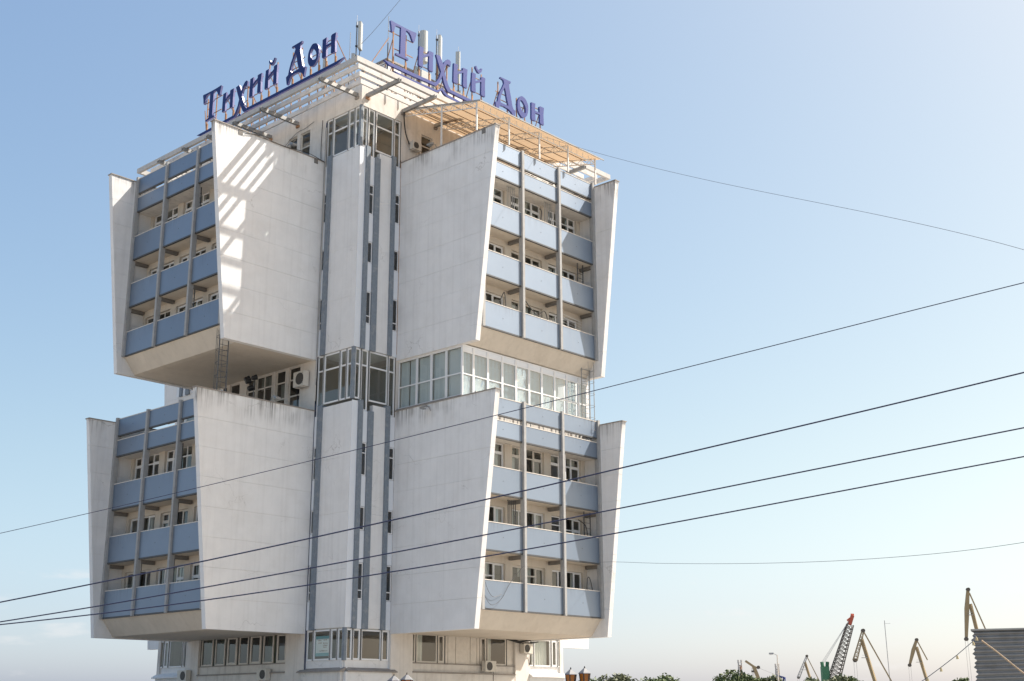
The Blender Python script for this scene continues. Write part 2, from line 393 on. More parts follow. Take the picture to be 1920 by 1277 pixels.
def window(T, u0, u1, z0, z1, d, mull=(), trans=(), frame='pvc', glass='glass', fwid=0.075, depth=0.07, sash=None, curtain=0.0, cmat='curtain', label=None):
    """frame mesh (part) with one pane (sub-part) for each light; trans is a list or dict column -> list"""
    mb = MB(T)
    mb.box((u0, d-depth, z0), (u0+fwid, d, z1)).box((u1-fwid, d-depth, z0), (u1, d, z1))
    mb.box((u0+fwid, d-depth, z0), (u1-fwid, d, z0+fwid)).box((u0+fwid, d-depth, z1-fwid), (u1-fwid, d, z1))
    mw = fwid*0.5
    edges = [u0+fwid]+[x for m in mull for x in (m-mw, m+mw)]+[u1-fwid]
    for m in mull: mb.box((m-mw, d-depth, z0+fwid), (m+mw, d, z1-fwid))
    cells = []
    for k in range(0, len(edges), 2):
        a, b = edges[k], edges[k+1]
        tl = trans.get(k//2, []) if isinstance(trans, dict) else list(trans)
        zs = [z0+fwid]+[x for t in tl for x in (t-mw, t+mw)]+[z1-fwid]
        for t in tl: mb.box((a, d-depth, t-mw), (b, d-0.004, t+mw))
        for j in range(0, len(zs), 2): cells.append((a, b, zs[j], zs[j+1], k//2, j//2))
    w = mb.build('window', frame, B)
    for (a, b, c, e, ci, cj) in cells:
        if sash and ci in sash:                        # an opening light has an inner sash frame of its own
            sm = MB(T); t = 0.05
            sm.box((a, d-depth+0.01, c), (a+t, d+0.012, e)).box((b-t, d-depth+0.01, c), (b, d+0.012, e))
            sm.box((a+t, d-depth+0.01, c), (b-t, d+0.012, c+t)).box((a+t, d-depth+0.01, e-t), (b-t, d+0.012, e))
            sm.build('sash', frame, w); a += t; b -= t; c += t; e -= t
        tilt = random.uniform(-0.006, 0.006); tilt2 = random.uniform(-0.006, 0.006)
        dm = d-depth*0.5
        MB(T).quad((a, dm+tilt, c), (b, dm-tilt, c), (b, dm-tilt+tilt2, e), (a, dm+tilt+tilt2, e)).build('pane', glass, w)
        if curtain and random.random() < curtain:
            k0, k1 = (a, b) if random.random() < 0.5 else ((a, a+(b-a)*random.uniform(0.35, 0.7)) if random.random() < 0.5 else (a+(b-a)*random.uniform(0.3, 0.6), b))
            curtain_sheet(T, k0, k1, c-0.1, e+0.05, d-0.30, 0.035).build('curtain', cmat, w)
    return w

def arm(T, zb, full, left):
    dz = zb-22.6
    fin(T, S, S+FT, zb); fin(T, S+W-FT, S+W, zb)
    ua, ub = S+FT, S+W-FT
    # roof deck
    MB(T).box((ua, 0.0, 33.66+dz), (ub, 6.36, 34.62+dz)).build('roof_slab', 'stucco_dirty', B)
    MB(T).quad((ua, 0, 34.63+dz), (ub, 0, 34.63+dz), (ub, 6.36, 34.63+dz), (ua, 6.36, 34.63+dz)).build('roof_felt', 'roof', B)
    # sloped and flat underside
    MB(T).prism_u([(5.3, 23.98+dz), (6.40, 23.98+dz), (6.40, 23.72+dz), (5.62, 22.70+dz), (5.3, 22.66+dz)], ua, ub).build('sloped_soffit', 'soffit', B)
    MB(T).box((ua, 0.0, 22.66+dz), (ub, 5.3, 23.98+dz)).build('soffit', 'soffit', B)
    for z0, z1 in ROWS[2:4]:
        MB(T).box((ua, 5.3, z0-0.04+dz), (ub, 6.40, z0+0.2+dz)).build('balcony_slab', 'soffit', B)
    # posts
    for p in POSTS:
        MB(T).box((p-0.095, 6.30, 23.70+dz), (p+0.095, 6.63, 36.12+dz)).build('post', 'post', B)
    # blue panels with a pale cap and a dark lower edge
    bays = [(ua+0.02, POSTS[0]-0.10)]+[(POSTS[k]+0.10, POSTS[k+1]-0.10) for k in range(3)]
    for ri, (z0, z1) in enumerate(ROWS):
        for bi, (a, b) in enumerate(bays):
            if b-a < 0.15: continue
            j = random.uniform(-0.012, 0.012)
            pn = MB(T).box((a, 6.42+j, z0+dz+0.05), (b, 6.49+j, z1+dz-0.03)).build('balcony_panel', 'blue', B)
            if not full: continue
            MB(T).box((a, 6.38+j, z1+dz-0.03), (b, 6.505+j, z1+dz+0.015)).build('rail_cap', 'pvc_old', pn)
            MB(T).box((a, 6.36+j, z0+dz-0.04), (b, 6.50+j, z0+dz+0.05)).build('edge_channel', 'steel_dark', pn)
            if b-a > 2: MB(T).box(((a+b)/2-0.02, 6.48+j, (z0+z1)/2+dz-0.02), ((a+b)/2+0.02, 6.50+j, (z0+z1)/2+dz+0.02)).build('bolt', 'steel_dark', pn)
    if not full: return
    # stub beams under each slab
    for z0, z1 in ROWS[1:4]:
        if z0 > 33: continue
        for p in POSTS[1:]:
            MB(T).box((p-0.11, 5.36, z0-0.26+dz), (p+0.11, 6.30, z0-0.045+dz)).build('stub_beam', 'beam', B)
    # back wall with its windows
    sh = 0.1 if left else 0.0
    ops = []
    for hz in HEADS:
        for k in range(3):
            a = 4.62+k*3.55+sh; b = a+2.93
            ops.append((a, b, hz-2.45+dz, hz+dz))
    wall_open(T, 'balcony_wall', ua, ub, 23.98+dz, 33.66+dz, 5.3, 5.10, ops, 'soffit', B)
    for (a, b, c, e) in ops:
        room(T, a-0.28, b+0.28, c-0.3, e+0.2, 5.09, 2.2)
        top = e-dz > 33
        m1 = a+random.choice((0.75, 0.85, 0.95)); m2 = b-random.choice((0.75, 0.85, 0.95))
        tr = {}
        for ci in range(3):
            if top: tr[ci] = [e-0.62]
            elif random.random() < 0.35: tr[ci] = [e-random.choice((0.55, 0.75))]
        window(T, a, b, c, e, 5.14, (m1, m2), tr, 'pvc' if random.random() < 0.75 else 'pvc_old', 'glass', sash={0, 2} if random.random() < 0.6 else {2}, curtain=0.45,
               cmat='curtain' if random.random() < 0.7 else 'blind')

arm(TL, 22.6, True, True); arm(TR, 22.6, True, False)
arm(TL, 6.18, True, True); arm(TR, 6.18, True, False)
for T in (TE, TN):
    arm(T, 22.6, False, False); arm(T, 6.18, False, False)

# ---- core: the corner columns.  z zones of solid shaft and of corner glazing
def corner(Tl, Tr, near):
    for zb in (22.85, 6.42):
        zt = zb+13.15
        # left face: one wide panel, a grey pilaster, a narrow window strip
        z = zb
        while z < zt-0.1:
            e = min(z+3.27, zt)
            MB(Tl).box((0.0, -0.30, z), (2.67, 0.0, e-0.008)).build('wall_panel', 'stucco', B)
            z = e
        MB(Tl).box((2.67, -0.30, zb-0.05), (3.06, 0.13, zt+0.06)).build('pilaster', 'grey', B)
        # right face
        z = zb
        while z < zt-0.1:
            e = min(z+3.27, zt)
            MB(Tr).box((0.302, -0.30, z), (0.47, -0.004, e-0.008)).build('wall_panel', 'pvc_panel', B)
            MB(Tr).box((1.64, -0.30, z), (2.64, 0.0, e-0.008)).build('wall_panel', 'stucco', B)
            z = e
        MB(Tr).box((0.0, -0.004, zb), (0.47, 0.004, zt-0.01)).build('corner_strip', 'pvc_panel', B)
        MB(Tr).box((0.47, -0.30, zb-0.05), (0.80, 0.11, zt+0.06)).build('pilaster', 'grey', B)
        MB(Tr).box((1.20, -0.30, zb-0.05), (1.64, 0.11, zt-0.5)).build('pilaster', 'grey', B)
        MB(Tr).box((2.64, -0.30, zb-0.05), (2.96, 0.11, zt+0.06)).build('pilaster', 'grey', B)
        # strips of panel and window between the pilasters
        for T, a, b in ((Tl, 3.06, 3.40), (Tr, 0.80, 1.20), (Tr, 2.96, 3.40)):
            dz = zb-22.85
            wins = [(31.58+dz, 32.92+dz, 1), (28.37+dz, 29.74+dz, 0), (24.45+dz, 26.50+dz, 2)]
            zc = zb-0.05
            for (w0, w1, kind) in sorted(wins):
                MB(T).box((a, -0.30, zc), (b, 0.03, w0-0.02)).build('strip_panel', 'pvc_panel', B)
                tr = [] if kind == 0 else ([w0+0.5] if kind == 2 else [])
                top = w1 if kind != 1 else w1+0.62
                if kind == 1: tr = [w1]
                if near: window(T, a+0.01, b-0.01, w0, top, 0.02, (), tr, 'pvc', 'glass_dark', fwid=0.055)
                zc = top+0.02
            MB(T).box((a, -0.30, zc), (b, 0.03, zt-0.55)).build('strip_panel', 'pvc_panel', B)
        if near: 
            MB(Tl).box((3.06, -1.2, zb), (3.4, -1.1, zt)).build('room_interior', 'interior', B)
            MB(Tr).box((0.5, -1.2, zb), (3.4, -1.1, zt)).build('room_interior', 'interior', B)
    if not near:
        return
    # corner glazing of the three recessed storeys
    for (zs, zh, ztr, zlow) in ((36.0, 38.72, 37.75, 35.45), (19.70, 22.80, 21.83, 19.05), (4.66, 6.36, None, 4.66)):
        for T, cols in ((Tl, ((0.17, 0.62, 0), (0.66, 1.24, 0), (1.28, 2.76, 0), (2.80, 3.38, 1))), (Tr, ((0.17, 0.60, 0), (0.66, 1.20, 1), (1.28, 2.80, 0), (2.84, 3.38, 1)))):
            for (a, b, low) in cols:
                zl = zlow if (low and zlow < zs) else zs
                window(T, a, b, zl, zh, -0.05, (), [ztr] if ztr else [], 'pvc', 'glass', fwid=0.09)
            for a in (0.64, 1.26, 2.78):
                MB(T).box((a-0.02, -0.12, zs), (a+0.02, 0.02, zh)).build('mullion', 'steel_grey', B)
        MB().box((-0.02, -0.02, zs-0.05), (0.17, 0.17, zh+0.05)).build('corner_post', 'grey', B)
        # floor and ceiling of the glazed lobby
        MB().box((0.12, 0.12, zs-0.9), (3.4, 3.4, zs-0.75)).build('lobby_floor', 'interior', B)
        MB().box((0.12, 0.12, zh+0.02), (3.4, 3.4, zh+0.15)).build('lobby_ceiling', 'curtain', B)
        MB().box((3.41, 0.12, zs-0.8), (3.5, 3.5, zh+0.1)).build('lobby_wall', 'interior', B)
        MB().box((0.12, 3.41, zs-0.8), (3.4, 3.5, zh+0.1)).build('lobby_wall', 'interior', B)

corner(TL, TR, True)
corner(lambda u, d, z: (C-u, -d, z), TE, False)
corner(lambda u, d, z: (u, C+d, z), lambda u, d, z: (-d, C-u, z), False)
corner(lambda u, d, z: (C+d, C-u, z), lambda u, d, z: (C-u, C+d, z), False)

# ---- core body behind the columns
MB().box((0.9, 0.9, 6.45), (C-0.9, C-0.9, 18.2)).build('core', 'interior', B)
MB().box((0.9, 0.9, 22.9), (C-0.9, C-0.9, 34.6)).build('core', 'interior', B)
MB().box((3.5, 3.5, 0.0), (C-3.5, C-3.5, 40.0)).build('core', 'interior', B)

# ---- top storey walls and fascia
FAS = 38.75
for T, ops in ((TL, [(5.12, 6.15, 36.3, 38.7), (6.50, 7.42, 36.3, 38.7), (9.2, 10.2, 36.3, 38.7), (10.6, 11.6, 36.3, 38.7)]),
               (TR, [(5.20, 6.20, 36.7, 38.5), (8.4, 9.9, 36.2, 38.5), (11.0, 12.5, 36.2, 38.5)])):
    wall_open(T, 'top_storey_wall', 3.41, C-3.41, 34.63, FAS, 0.0, -0.2, ops, 'stucco_dirty', B)
    for (a, b, c, e) in ops:
        room(T, a-0.15, b+0.15, c-0.2, e+0.03, -0.21, -2.6)
        window(T, a, b, c, e, -0.10, (), [(c+e)/2+0.15], 'pvc_old', 'glass', curtain=0.3)
for T, a, b in ((TL, 0.0, C), (TR, 0.32, C-0.32), (TE, 0.0, C), (TN, 0.32, C-0.32)):
    MB(T).box((a, -0.32, FAS), (b, 0.0, 40.2)).build('fascia', 'stucco_dirty', B)
for T in (TE, TN):
    MB(T).box((0, -0.3, 34.63), (C, -0.02, FAS)).build('top_storey_wall', 'stucco_dirty', B)
for Tc in (lambda u, d, z: (C-u, -d, z), lambda u, d, z: (-d, C-u, z)):
    MB(Tc).box((0.0, -0.3, 36.0), (3.40, -0.03, FAS)).build('top_storey_wall', 'stucco_dirty', B)
MB().box((0.33, 0.33, 39.6), (C-0.33, C-0.33, 40.05)).build('roof_slab', 'roof', B)

# ---- middle storey: left side opens to a terrace, right side is a glazed box
opsL = [(5.05, 6.22, 19.75, 22.62), (6.56, 7.55, 19.75, 22.62), (7.95, 9.62, 19.75, 22.62), (9.70, 10.62, 19.75, 22.62), (11.4, 12.5, 19.75, 22.62), (12.8, 14.4, 19.75, 22.62)]
wall_open(TL, 'mid_storey_wall', 3.41, C-3.41, 18.2, 22.9, 0.0, -0.2, opsL, 'stucco_dirty', B)
for i, (a, b, c, e) in enumerate(opsL):
    room(TL, a-0.14, b+0.14, c-0.2, e+0.1, -0.21, -2.4)
    mu = ((a+b)/2,) if b-a > 1.5 else ()
    window(TL, a, b, c, e, -0.08, mu, [20.75, 21.8], 'pvc_old', 'glass_dark', fwid=0.09, curtain=0.3)
wall_open(TR, 'mid_storey_wall', 3.41, C-3.41, 18.2, 22.9, 0.0, -0.2, [], 'stucco_dirty', B)
for T in (TE, TN): MB(T).box((3.4, -0.3, 18.2), (C-3.4, -0.01, 22.9)).build('mid_storey_wall', 'stucco_dirty', B)
for Tc in (lambda u, d, z: (C-u, -d, z), TE, lambda u, d, z: (u, C+d, z)):
    MB(Tc).box((0.0, -0.3, 19.6), (3.40, -0.04, 22.85)).build('mid_storey_wall', 'stucco', B)
TrF = lambda u, d, z: (-d, C-u, z)
MB(TrF).box((0.0, -0.3, 19.6), (3.40, -0.2, 22.85)).build('mid_storey_wall', 'stucco', B)
for (a, b) in ((0.17, 0.60), (0.66, 1.20), (1.28, 2.80), (2.84, 3.38)):
    window(TrF, a, b, 19.7, 22.3, -0.05, (), [21.83], 'pvc', 'glass_dark')
MB(TrF).box((0.0, -0.2, 22.3), (3.4, -0.03, 22.85)).build('lintel', 'stucco', B)

COLS = [3.62, 4.56, 5.79, 7.05, 8.28, 9.48, 10.66, 11.88, 13.06, 14.24, 15.06]
DG = 5.57
foil_lo = {0, 1, 2, 4, 6, 7, 8}; foil_hi = {4, 8}
for k in range(10):
    a, b = COLS[k]+0.01, COLS[k+1]-0.01
    w = window(TR, a, b, 18.95, 22.62, DG, (), [20.86, 22.22], 'pvc', 'glass_film', fwid=0.07, depth=0.08)
    hi = b-0.1
    for (c, e, fo) in ((19.0, 20.82, k in foil_lo), (20.9, 22.2, k in foil_hi)):
        if fo:
            mb = MB(TR); n = 7
            g = [[mb.pt(a+0.08+(hi-a-0.09)*i/n, DG-0.16+0.05*noise.noise(Vector((a*3+i*0.7, c*3+j*0.6, 2.0))), c+(e-c)*j/n) for j in range(n+1)] for i in range(n+1)]
            for i in range(n):
                for j in range(n): mb.f.append([g[i][j], g[i+1][j], g[i+1][j+1], g[i][j+1]])
            mb.build('foil_sheet', 'foil', w)
        else:
            mb = MB(TR); u = a+0.06
            while u < hi+0.05:
                mb.quad((u, DG-0.20, c), (u+0.115, DG-0.245, c), (u+0.115, DG-0.245, e), (u, DG-0.20, e)); u += 0.118
            mb.build('blind', 'blind', w)
    MB(TR).box((a+0.07, DG-0.06, 22.27), (hi+0.02, DG-0.03, 22.55)).build('vent_panel', 'pvc_panel', w)
MB(TR).box((3.64, 5.2, 18.24), (15.05, 5.56, 18.945)).build('base_wall', 'stucco_dirty', B)
for k in range(9):
    MB(TR).bar((4.7+k*1.18, 5.70, 18.24), (4.7+k*1.18, 5.70, 19.3), 0.05).build('guard_bar', 'post', B)
for a, b in ((4.47, 7.79), (7.99, 11.32), (11.52, 14.83)):
    mb = MB(TR); u = a
    while u < b-0.2:
        h = random.uniform(0.10, 0.26); wd = random.uniform(0.15, 0.5)
        mb.box((u, 6.05+random.uniform(-0.1, 0.1), 34.64), (min(u+wd, b), 6.28, 34.66+h)); u += wd*0.9
    mb.build('gutter_debris', 'beam', B)
TB = lambda u, d, z: (3.62-d, -u, z)      # the short side of the glazed box
SC = [0.02, 1.65, 2.92, 4.20, 5.52]
for k in range(4):
    a, b = SC[k]+0.012, SC[k+1]-0.012
    w = window(TB, a, b, 19.55, 22.55, 0.0, (), [20.9], 'pvc', 'glass', fwid=0.07, depth=0.08)
    mb = MB(TB); u = a+0.05
    while u < b-0.1:
        if not (k == 0 and 0.7 < u < 0.85): mb.quad((u, -0.20, 19.6), (u+0.1, -0.245, 19.6), (u+0.1, -0.245, 22.5), (u, -0.20, 22.5))
        u += 0.118
    mb.build('blind', 'blind_grey', w)
MB(TB).box((0.0, -0.06, 22.552), (5.6, 0.02, 22.66)).build('head_trim', 'pvc', B)
MB(TB).box((0.0, -0.1, 19.35), (5.58, 0.12, 19.54)).build('window_sill', 'coping', B)
MB().box((3.9, -5.25, 18.9), (15.0, -0.05, 18.95)).build('lobby_floor', 'interior', B)
MB(TR).box((15.07, 5.0, 18.3), (15.02+0.2, 5.58, 22.62)).build('corner_post', 'pvc', B)
MB().box((4.6, -3.2, 18.9), (15.0, -3.1, 22.6)).build('lobby_wall', 'curtain', B)

# ---- ground storey
def gf(T, right):
    MB(T).box((3.45, -0.3, 0), (5.2, 0.05, 6.6)).build('pier', 'stucco_dirty', B)
    MB(T).box((14.1, -0.3, 0), (15.5, 0.05, 6.6)).build('pier', 'stucco_dirty', B)
    MB(T).box((5.2, -0.3, 0), (14.1, 0.02, 4.05)).build('base_wall', 'stucco_dirty', B)
    MB(T).box((5.2, -0.3, 4.05), (14.1, -0.10, 4.58)).build('apron_wall', 'stucco_dirty', B)
    MB(T).box((5.201, -0.2, 4.051), (14.099, 0.12, 4.12)).build('ledge', 'coping', B)
    MB(T).box((5.2, -0.3, 6.34), (14.1, -0.06, 6.6)).build('lintel', 'stucco_dirty', B)
    MB(T).box((5.201, -0.28, 4.581), (14.099, -0.02, 4.63)).build('window_sill', 'coping', B)
    cl = [(5.35, 6.30, 1), (6.62, 7.62, 0), (7.84, 8.92, 1), (9.10, 10.04, 0), (10.26, 11.28, 1), (11.50, 12.55, 0), (12.80, 14.02, 0)] if not right else \
         [(5.22, 5.56, 0), (5.62, 7.33, 0), (7.38, 7.95, 1), (11.05, 11.62, 1), (11.68, 13.42, 0)]
    for i, (a, b, s) in enumerate(cl):
        window(T, a, b, 4.64, 6.32, -0.12, (), [], 'pvc_old', 'glass_dark' if not right else 'glass', fwid=0.09, sash={0} if s else None,
               curtain=0.8, cmat='curtain_green' if not right else 'curtain')
        MB(T).box((b+0.02, -0.2, 4.64), (b+0.06, -0.10, 6.33)).build('mullion', 'steel_dark', B)
    if right:
        for (a, b) in ((8.05, 8.24), (8.28, 8.9), (8.94, 10.16), (10.2, 10.75), (10.79, 11.0), (13.5, 14.08)):
            MB(T).box((a, -0.2, 4.64), (b, -0.13, 6.33)).build('infill_panel', 'pvc_old', B)
    room(T, 5.1, 14.2, 4.0, 6.5, -0.29, -3.0)
    # far corner of the storey
    F = (lambda u, d, z: T(C-u, d, z))
    if right: cc = ((0.05, 0.50, 0), (0.55, 1.12, 1), (1.20, 2.84, 0), (2.9, 3.35, 0))
    else: cc = ((0.17, 0.60, 0), (0.66, 1.20, 1), (1.28, 2.80, 0), (2.84, 3.10, 0))
    for (a, b, s) in cc:
        window(F, a, b, 4.66, 6.36, -0.05, (), [], 'pvc', 'glass', sash={0} if s else None, curtain=0.7)
        MB(F).box((b+0.005, -0.1, 4.66), (b+0.045, 0.0, 6.36)).build('mullion', 'steel_grey', B)
    MB(F).box((0.0, -0.3, 3.9), (3.4, -0.12, 4.655)).build('apron_wall', 'stucco', B)
    MB(F).box((0.0, -0.3, 0), (3.4, 0.06, 3.98)).build('base_wall', 'stucco', B)
    MB(F).prism_u([(-0.12, 4.30), (0.30, 4.06), (0.30, 3.98), (-0.12, 3.98)], -0.1, 3.4).build('ledge', 'stucco', B)
    MB(F).box((0.0, -1.6, 4.0), (3.4, -1.5, 6.4)).build('room_interior', 'interior', B)
gf(TL, False); gf(TR, True)
for T in (TL, TR):
    MB(T).box((0.001, -0.3, 4.06), (3.44, -0.10, 4.655)).build('apron_wall', 'stucco', B)
    MB(T).box((0.0, -0.35, 0), (3.447, 0.22, 4.0)).build('base_wall', 'stucco_dirty' if T is TL else 'stucco', B)
    MB(T).prism_u([(-0.1, 4.24), (0.32, 4.06), (0.32, 4.001), (-0.1, 4.001)], -0.1 if T is TL else 0.1, 3.8).build('ledge', 'coping', B)
    MB(T).box((3.41, -0.3, 4.1), (3.449, -0.01, 6.6)).build('pier', 'stucco', B)
for T in (TE, TN): MB(T).box((0.0, -0.3, 0), (C, -0.001, 6.6)).build('base_wall', 'stucco_dirty', B)
# poster in the corner window
po = MB(TL).box((1.42, -0.14, 4.90), (2.66, -0.13, 6.02))
po = tag(po.build('window_poster', 'poster', None, origin=TL(2.0, -0.14, 4.9)), 'teal and white notice poster inside the ground corner window', 'poster')
def part_of(mb, name, m, par):
    o = mb.build(name, m, None, origin=root_loc(par)); o.parent = par; o.location = (0, 0, 0); return o
part_of(MB(TL).box((1.45, -0.128, 5.08), (2.62, -0.124, 5.86)), 'paper', 'poster_white', po)
tx = MB(TL)
for (u, z, n, s) in ((2.45, 5.74, 5, 0.06), (2.42, 5.60, 6, 0.05), (1.95, 5.76, 4, 0.07), (1.98, 5.58, 7, 0.055), (1.98, 5.46, 7, 0.05), (1.96, 5.36, 6, 0.05), (2.3, 5.16, 10, 0.065)):
    for k in range(n):
        h = random.uniform(0.04, 0.075)
        tx.box((u-k*s*1.1, -0.1225, z), (u-k*s*1.1-s*random.uniform(0.4, 0.8), -0.1205, z+h))
part_of(tx, 'lettering', 'poster_ink', po)

# ---- pergola around the roof
KP = 2.85
def pergola_ring(k, w, z0, z1, nm, m):
    for T, a, b in ((TL, -k, C+k), (TR, -k+w, C+k), (TE, -k+w, C+k), (TN, -k+w, C+k-w)):
        MB(T).box((a, k-w, z0), (b, k, z1)).build(nm, m, B)
pergola_ring(KP, 0.20, 39.66, 40.0, 'pergola_beam', 'pergola_frame')
for k in (2.16, 1.46, 0.76):
    pergola_ring(k, 0.11, 39.68, 40.0, 'pergola_slat', 'slat')
for T, us in ((TL, (0.42, 6.45, 9.42, 12.45, 15.4, 18.45)), (TR, (0.46, 3.5, 6.45, 9.42, 12.45, 15.4, 18.45)), (TE, (0.5, 6.4, 12.4, 18.4)), (TN, (0.5, 6.4, 12.4, 18.4))):
    for u in us:
        mb = MB(T)
        mb.box((u-0.09, 0.0, 39.40), (u-0.075, 3.12, 39.655)).box((u+0.075, 0.0, 39.40), (u+0.09, 3.12, 39.655)).box((u-0.075, 0.0, 39.40), (u+0.075, 3.12, 39.415))
        mb.build('pergola_bracket', 'steel_grey', B)
        MB(T).box((u-0.16, 0.0, 39.25), (u+0.16, 0.10, 39.399)).build('bracket_seat', 'rust' if random.random() < 0.3 else 'coping', B)

# ---- joints, pipes and drainage holes on the core
for z0, z1 in ((22.85, 36.0), (6.42, 19.6)):
    MB(TL).box((3.405, -0.05, z0-3.0), (3.425, 0.06, z1+2.6)).build('corner_trim', 'trim_navy', B)
MB(TL).tube([(3.36, 0.10, 38.2), (3.37, 0.10, 30), (3.33, 0.12, 26), (3.37, 0.10, 22.0), (3.36, 0.1, 21.0)], 0.03).build('drain_pipe', 'post', B)
MB(TL).tube([(3.30, 0.08, 38.2), (3.31, 0.08, 30), (3.36, 0.09, 20.0)], 0.02).build('drain_pipe', 'pvc_old', B)
MB(TR).tube([(3.41, 0.03, 36), (3.41, 0.03, 23)], 0.014).build('joint_strip', 'rust', B)
for T, dd in ((TL, 0.6), (TL, 6.4), (TR, 7.3), ):
    MB(T).box((S-0.03, dd, 35.5), (S+0.01, dd+0.30, 35.78)).build('drain_outlet', 'beam', B)

# ================================================================== roof signs
LET = {
'letter_te': [[(1.88,45.36),(1.96,45.4),(2.34,45.37),(3.19,45.36),(3.73,45.37),(4.14,45.41),(4.21,45.36),(4.13,45.04),(4.06,44.75),(3.98,44.63),(3.89,44.65),(3.8,44.8),(3.7,45.01),(3.56,45.16),(3.33,45.23),(3.26,45.2),(3.25,44.61),(3.24,43.29),(3.52,43.23),(3.51,43.1),(3.25,43.1),(2.43,43.08),(2.43,43.21),(2.69,43.24),(2.79,43.3),(2.8,44.42),(2.81,45.22),(2.39,45.2),(2.29,45.07),(2.22,44.76),(2.06,44.58),(2.01,44.68),(1.97,44.99)]],
'letter_i': [[(4.5,44.57),(4.89,44.59),(4.84,44.05),(5.34,44.35),(5.34,44.53),(5.41,44.58),(5.79,44.58),(5.75,43.94),(5.76,43.14),(5.44,43.12),(5.38,43.2),(5.39,44.17),(4.83,43.84),(4.84,43.13),(4.49,43.12),(4.46,43.2),(4.47,44.18)]],
'letter_kha': [[(6.03,44.56),(6.43,44.61),(6.72,44.06),(6.84,44.33),(7.1,44.61),(7.29,44.65),(7.44,44.55),(7.4,44.2),(7.31,44.23),(7.15,44.27),(6.96,44.13),(6.84,43.8),(6.84,43.57),(7.03,43.12),(7.22,42.7),(7.44,42.45),(7.42,42.23),(7.18,42.22),(6.99,42.41),(6.79,42.77),(6.65,43.2),(6.49,42.78),(6.28,42.42),(6.1,42.23),(6.0,42.19),(5.95,42.4),(6.14,42.59),(6.37,42.98),(6.51,43.45),(6.25,44.02)]],
'letter_ii': [[(7.73,44.58),(8.12,44.61),(8.07,44.06),(8.61,44.38),(8.58,44.55),(8.65,44.59),(9.06,44.6),(9.0,43.96),(9.03,43.17),(8.72,43.14),(8.62,43.24),(8.65,44.21),(8.1,43.89),(8.11,43.16),(7.75,43.13),(7.7,43.19),(7.71,43.84)]],
'letter_short_i': [[(9.52,44.59),(9.88,44.61),(9.85,44.04),(10.44,44.38),(10.42,44.56),(10.5,44.62),(10.83,44.62),(10.8,44.02),(10.82,43.17),(10.49,43.16),(10.42,43.23),(10.44,44.2),(9.86,43.87),(9.88,43.16),(9.51,43.14),(9.47,43.22),(9.48,43.94)]],
'breve': [[(9.85,45.21),(9.95,45.25),(10.04,45.06),(10.18,45.01),(10.38,45.15),(10.39,45.22),(10.48,45.25),(10.54,45.21),(10.44,44.95),(10.27,44.8),(10.1,44.79),(9.94,44.95),(9.84,45.08)]],
'letter_de': [[(12.4,45.35),(13.49,45.38),(13.45,45.23),(13.3,45.21),(13.32,44.83),(13.47,44.24),(13.65,43.47),(13.8,43.26),(13.99,43.27),(13.9,42.88),(13.84,42.63),(13.77,42.59),(13.67,42.8),(13.54,42.98),(13.24,43.11),(12.74,43.15),(12.4,43.1),(12.27,42.97),(12.17,42.65),(12.0,42.6),(11.93,42.91),(11.88,43.22),(12.1,43.31),(12.18,43.68),(12.35,44.16),(12.6,44.6),(12.78,45.0),(12.7,45.2),(12.49,45.25),(12.38,45.23)],[(12.84,44.68),(12.94,44.42),(13.07,43.86),(13.24,43.37),(12.79,43.35),(12.42,43.35),(12.37,43.53),(12.45,43.89),(12.65,44.31)]],
'letter_o': [[(14.68,44.69),(14.94,44.64),(15.12,44.53),(15.2,44.42),(15.31,44.24),(15.35,44.1),(15.345,43.8),(15.3,43.58),(15.22,43.36),(15.11,43.21),(14.98,43.08),(14.85,43.01),(14.7,43.0),(14.56,43.04),(14.42,43.14),(14.31,43.29),(14.23,43.47),(14.19,43.67),(14.19,43.9),(14.22,44.14),(14.31,44.35),(14.42,44.5),(14.55,44.63)],[(14.56,44.33),(14.68,44.32),(14.78,44.26),(14.9,44.15),(14.98,44.04),(15.06,43.9),(15.09,43.77),(15.09,43.6),(15.06,43.5),(15.01,43.45),(14.94,43.44),(14.82,43.45),(14.7,43.51),(14.6,43.61),(14.53,43.72),(14.47,43.85),(14.45,43.99),(14.45,44.12),(14.48,44.23)]],
'letter_en': [[(15.7,44.58),(16.12,44.62),(16.08,44.05),(16.59,44.05),(16.57,44.54),(16.68,44.61),(17.08,44.61),(17.01,44.01),(17.05,43.21),(16.71,43.2),(16.6,43.28),(16.62,43.9),(16.11,43.88),(16.13,43.22),(15.77,43.19),(15.69,43.3),(15.7,43.92)]],
'swash_stroke': [[(1.41,42.31),(1.68,42.32),(2.2,42.33),(3.98,42.36),(5.94,42.41),(5.99,42.2),(3.99,42.12),(1.89,42.11)]],
'swash_tail': [[(7.45,42.45),(9.7,42.44),(14.0,42.43),(17.0,42.43),(18.0,42.46),(17.3,42.2),(14.0,42.2),(9.2,42.2),(7.43,42.23)]],
'lower_swash': [[(2.3,41.86),(3.99,41.86),(6.15,41.93),(6.66,42.30),(6.85,42.15),(7.14,41.98),(8.58,41.89),(14.0,41.89),(16.4,41.9),(16.0,41.74),(8.6,41.73),(7.1,41.78),(6.8,41.93),(6.63,42.1),(6.2,41.77),(2.8,41.72)]],
}
NAMES = {'letter_te': 'letter', 'letter_i': 'letter', 'letter_kha': 'letter', 'letter_ii': 'letter', 'letter_short_i': 'letter', 'letter_de': 'letter', 'letter_o': 'letter', 'letter_en': 'letter'}
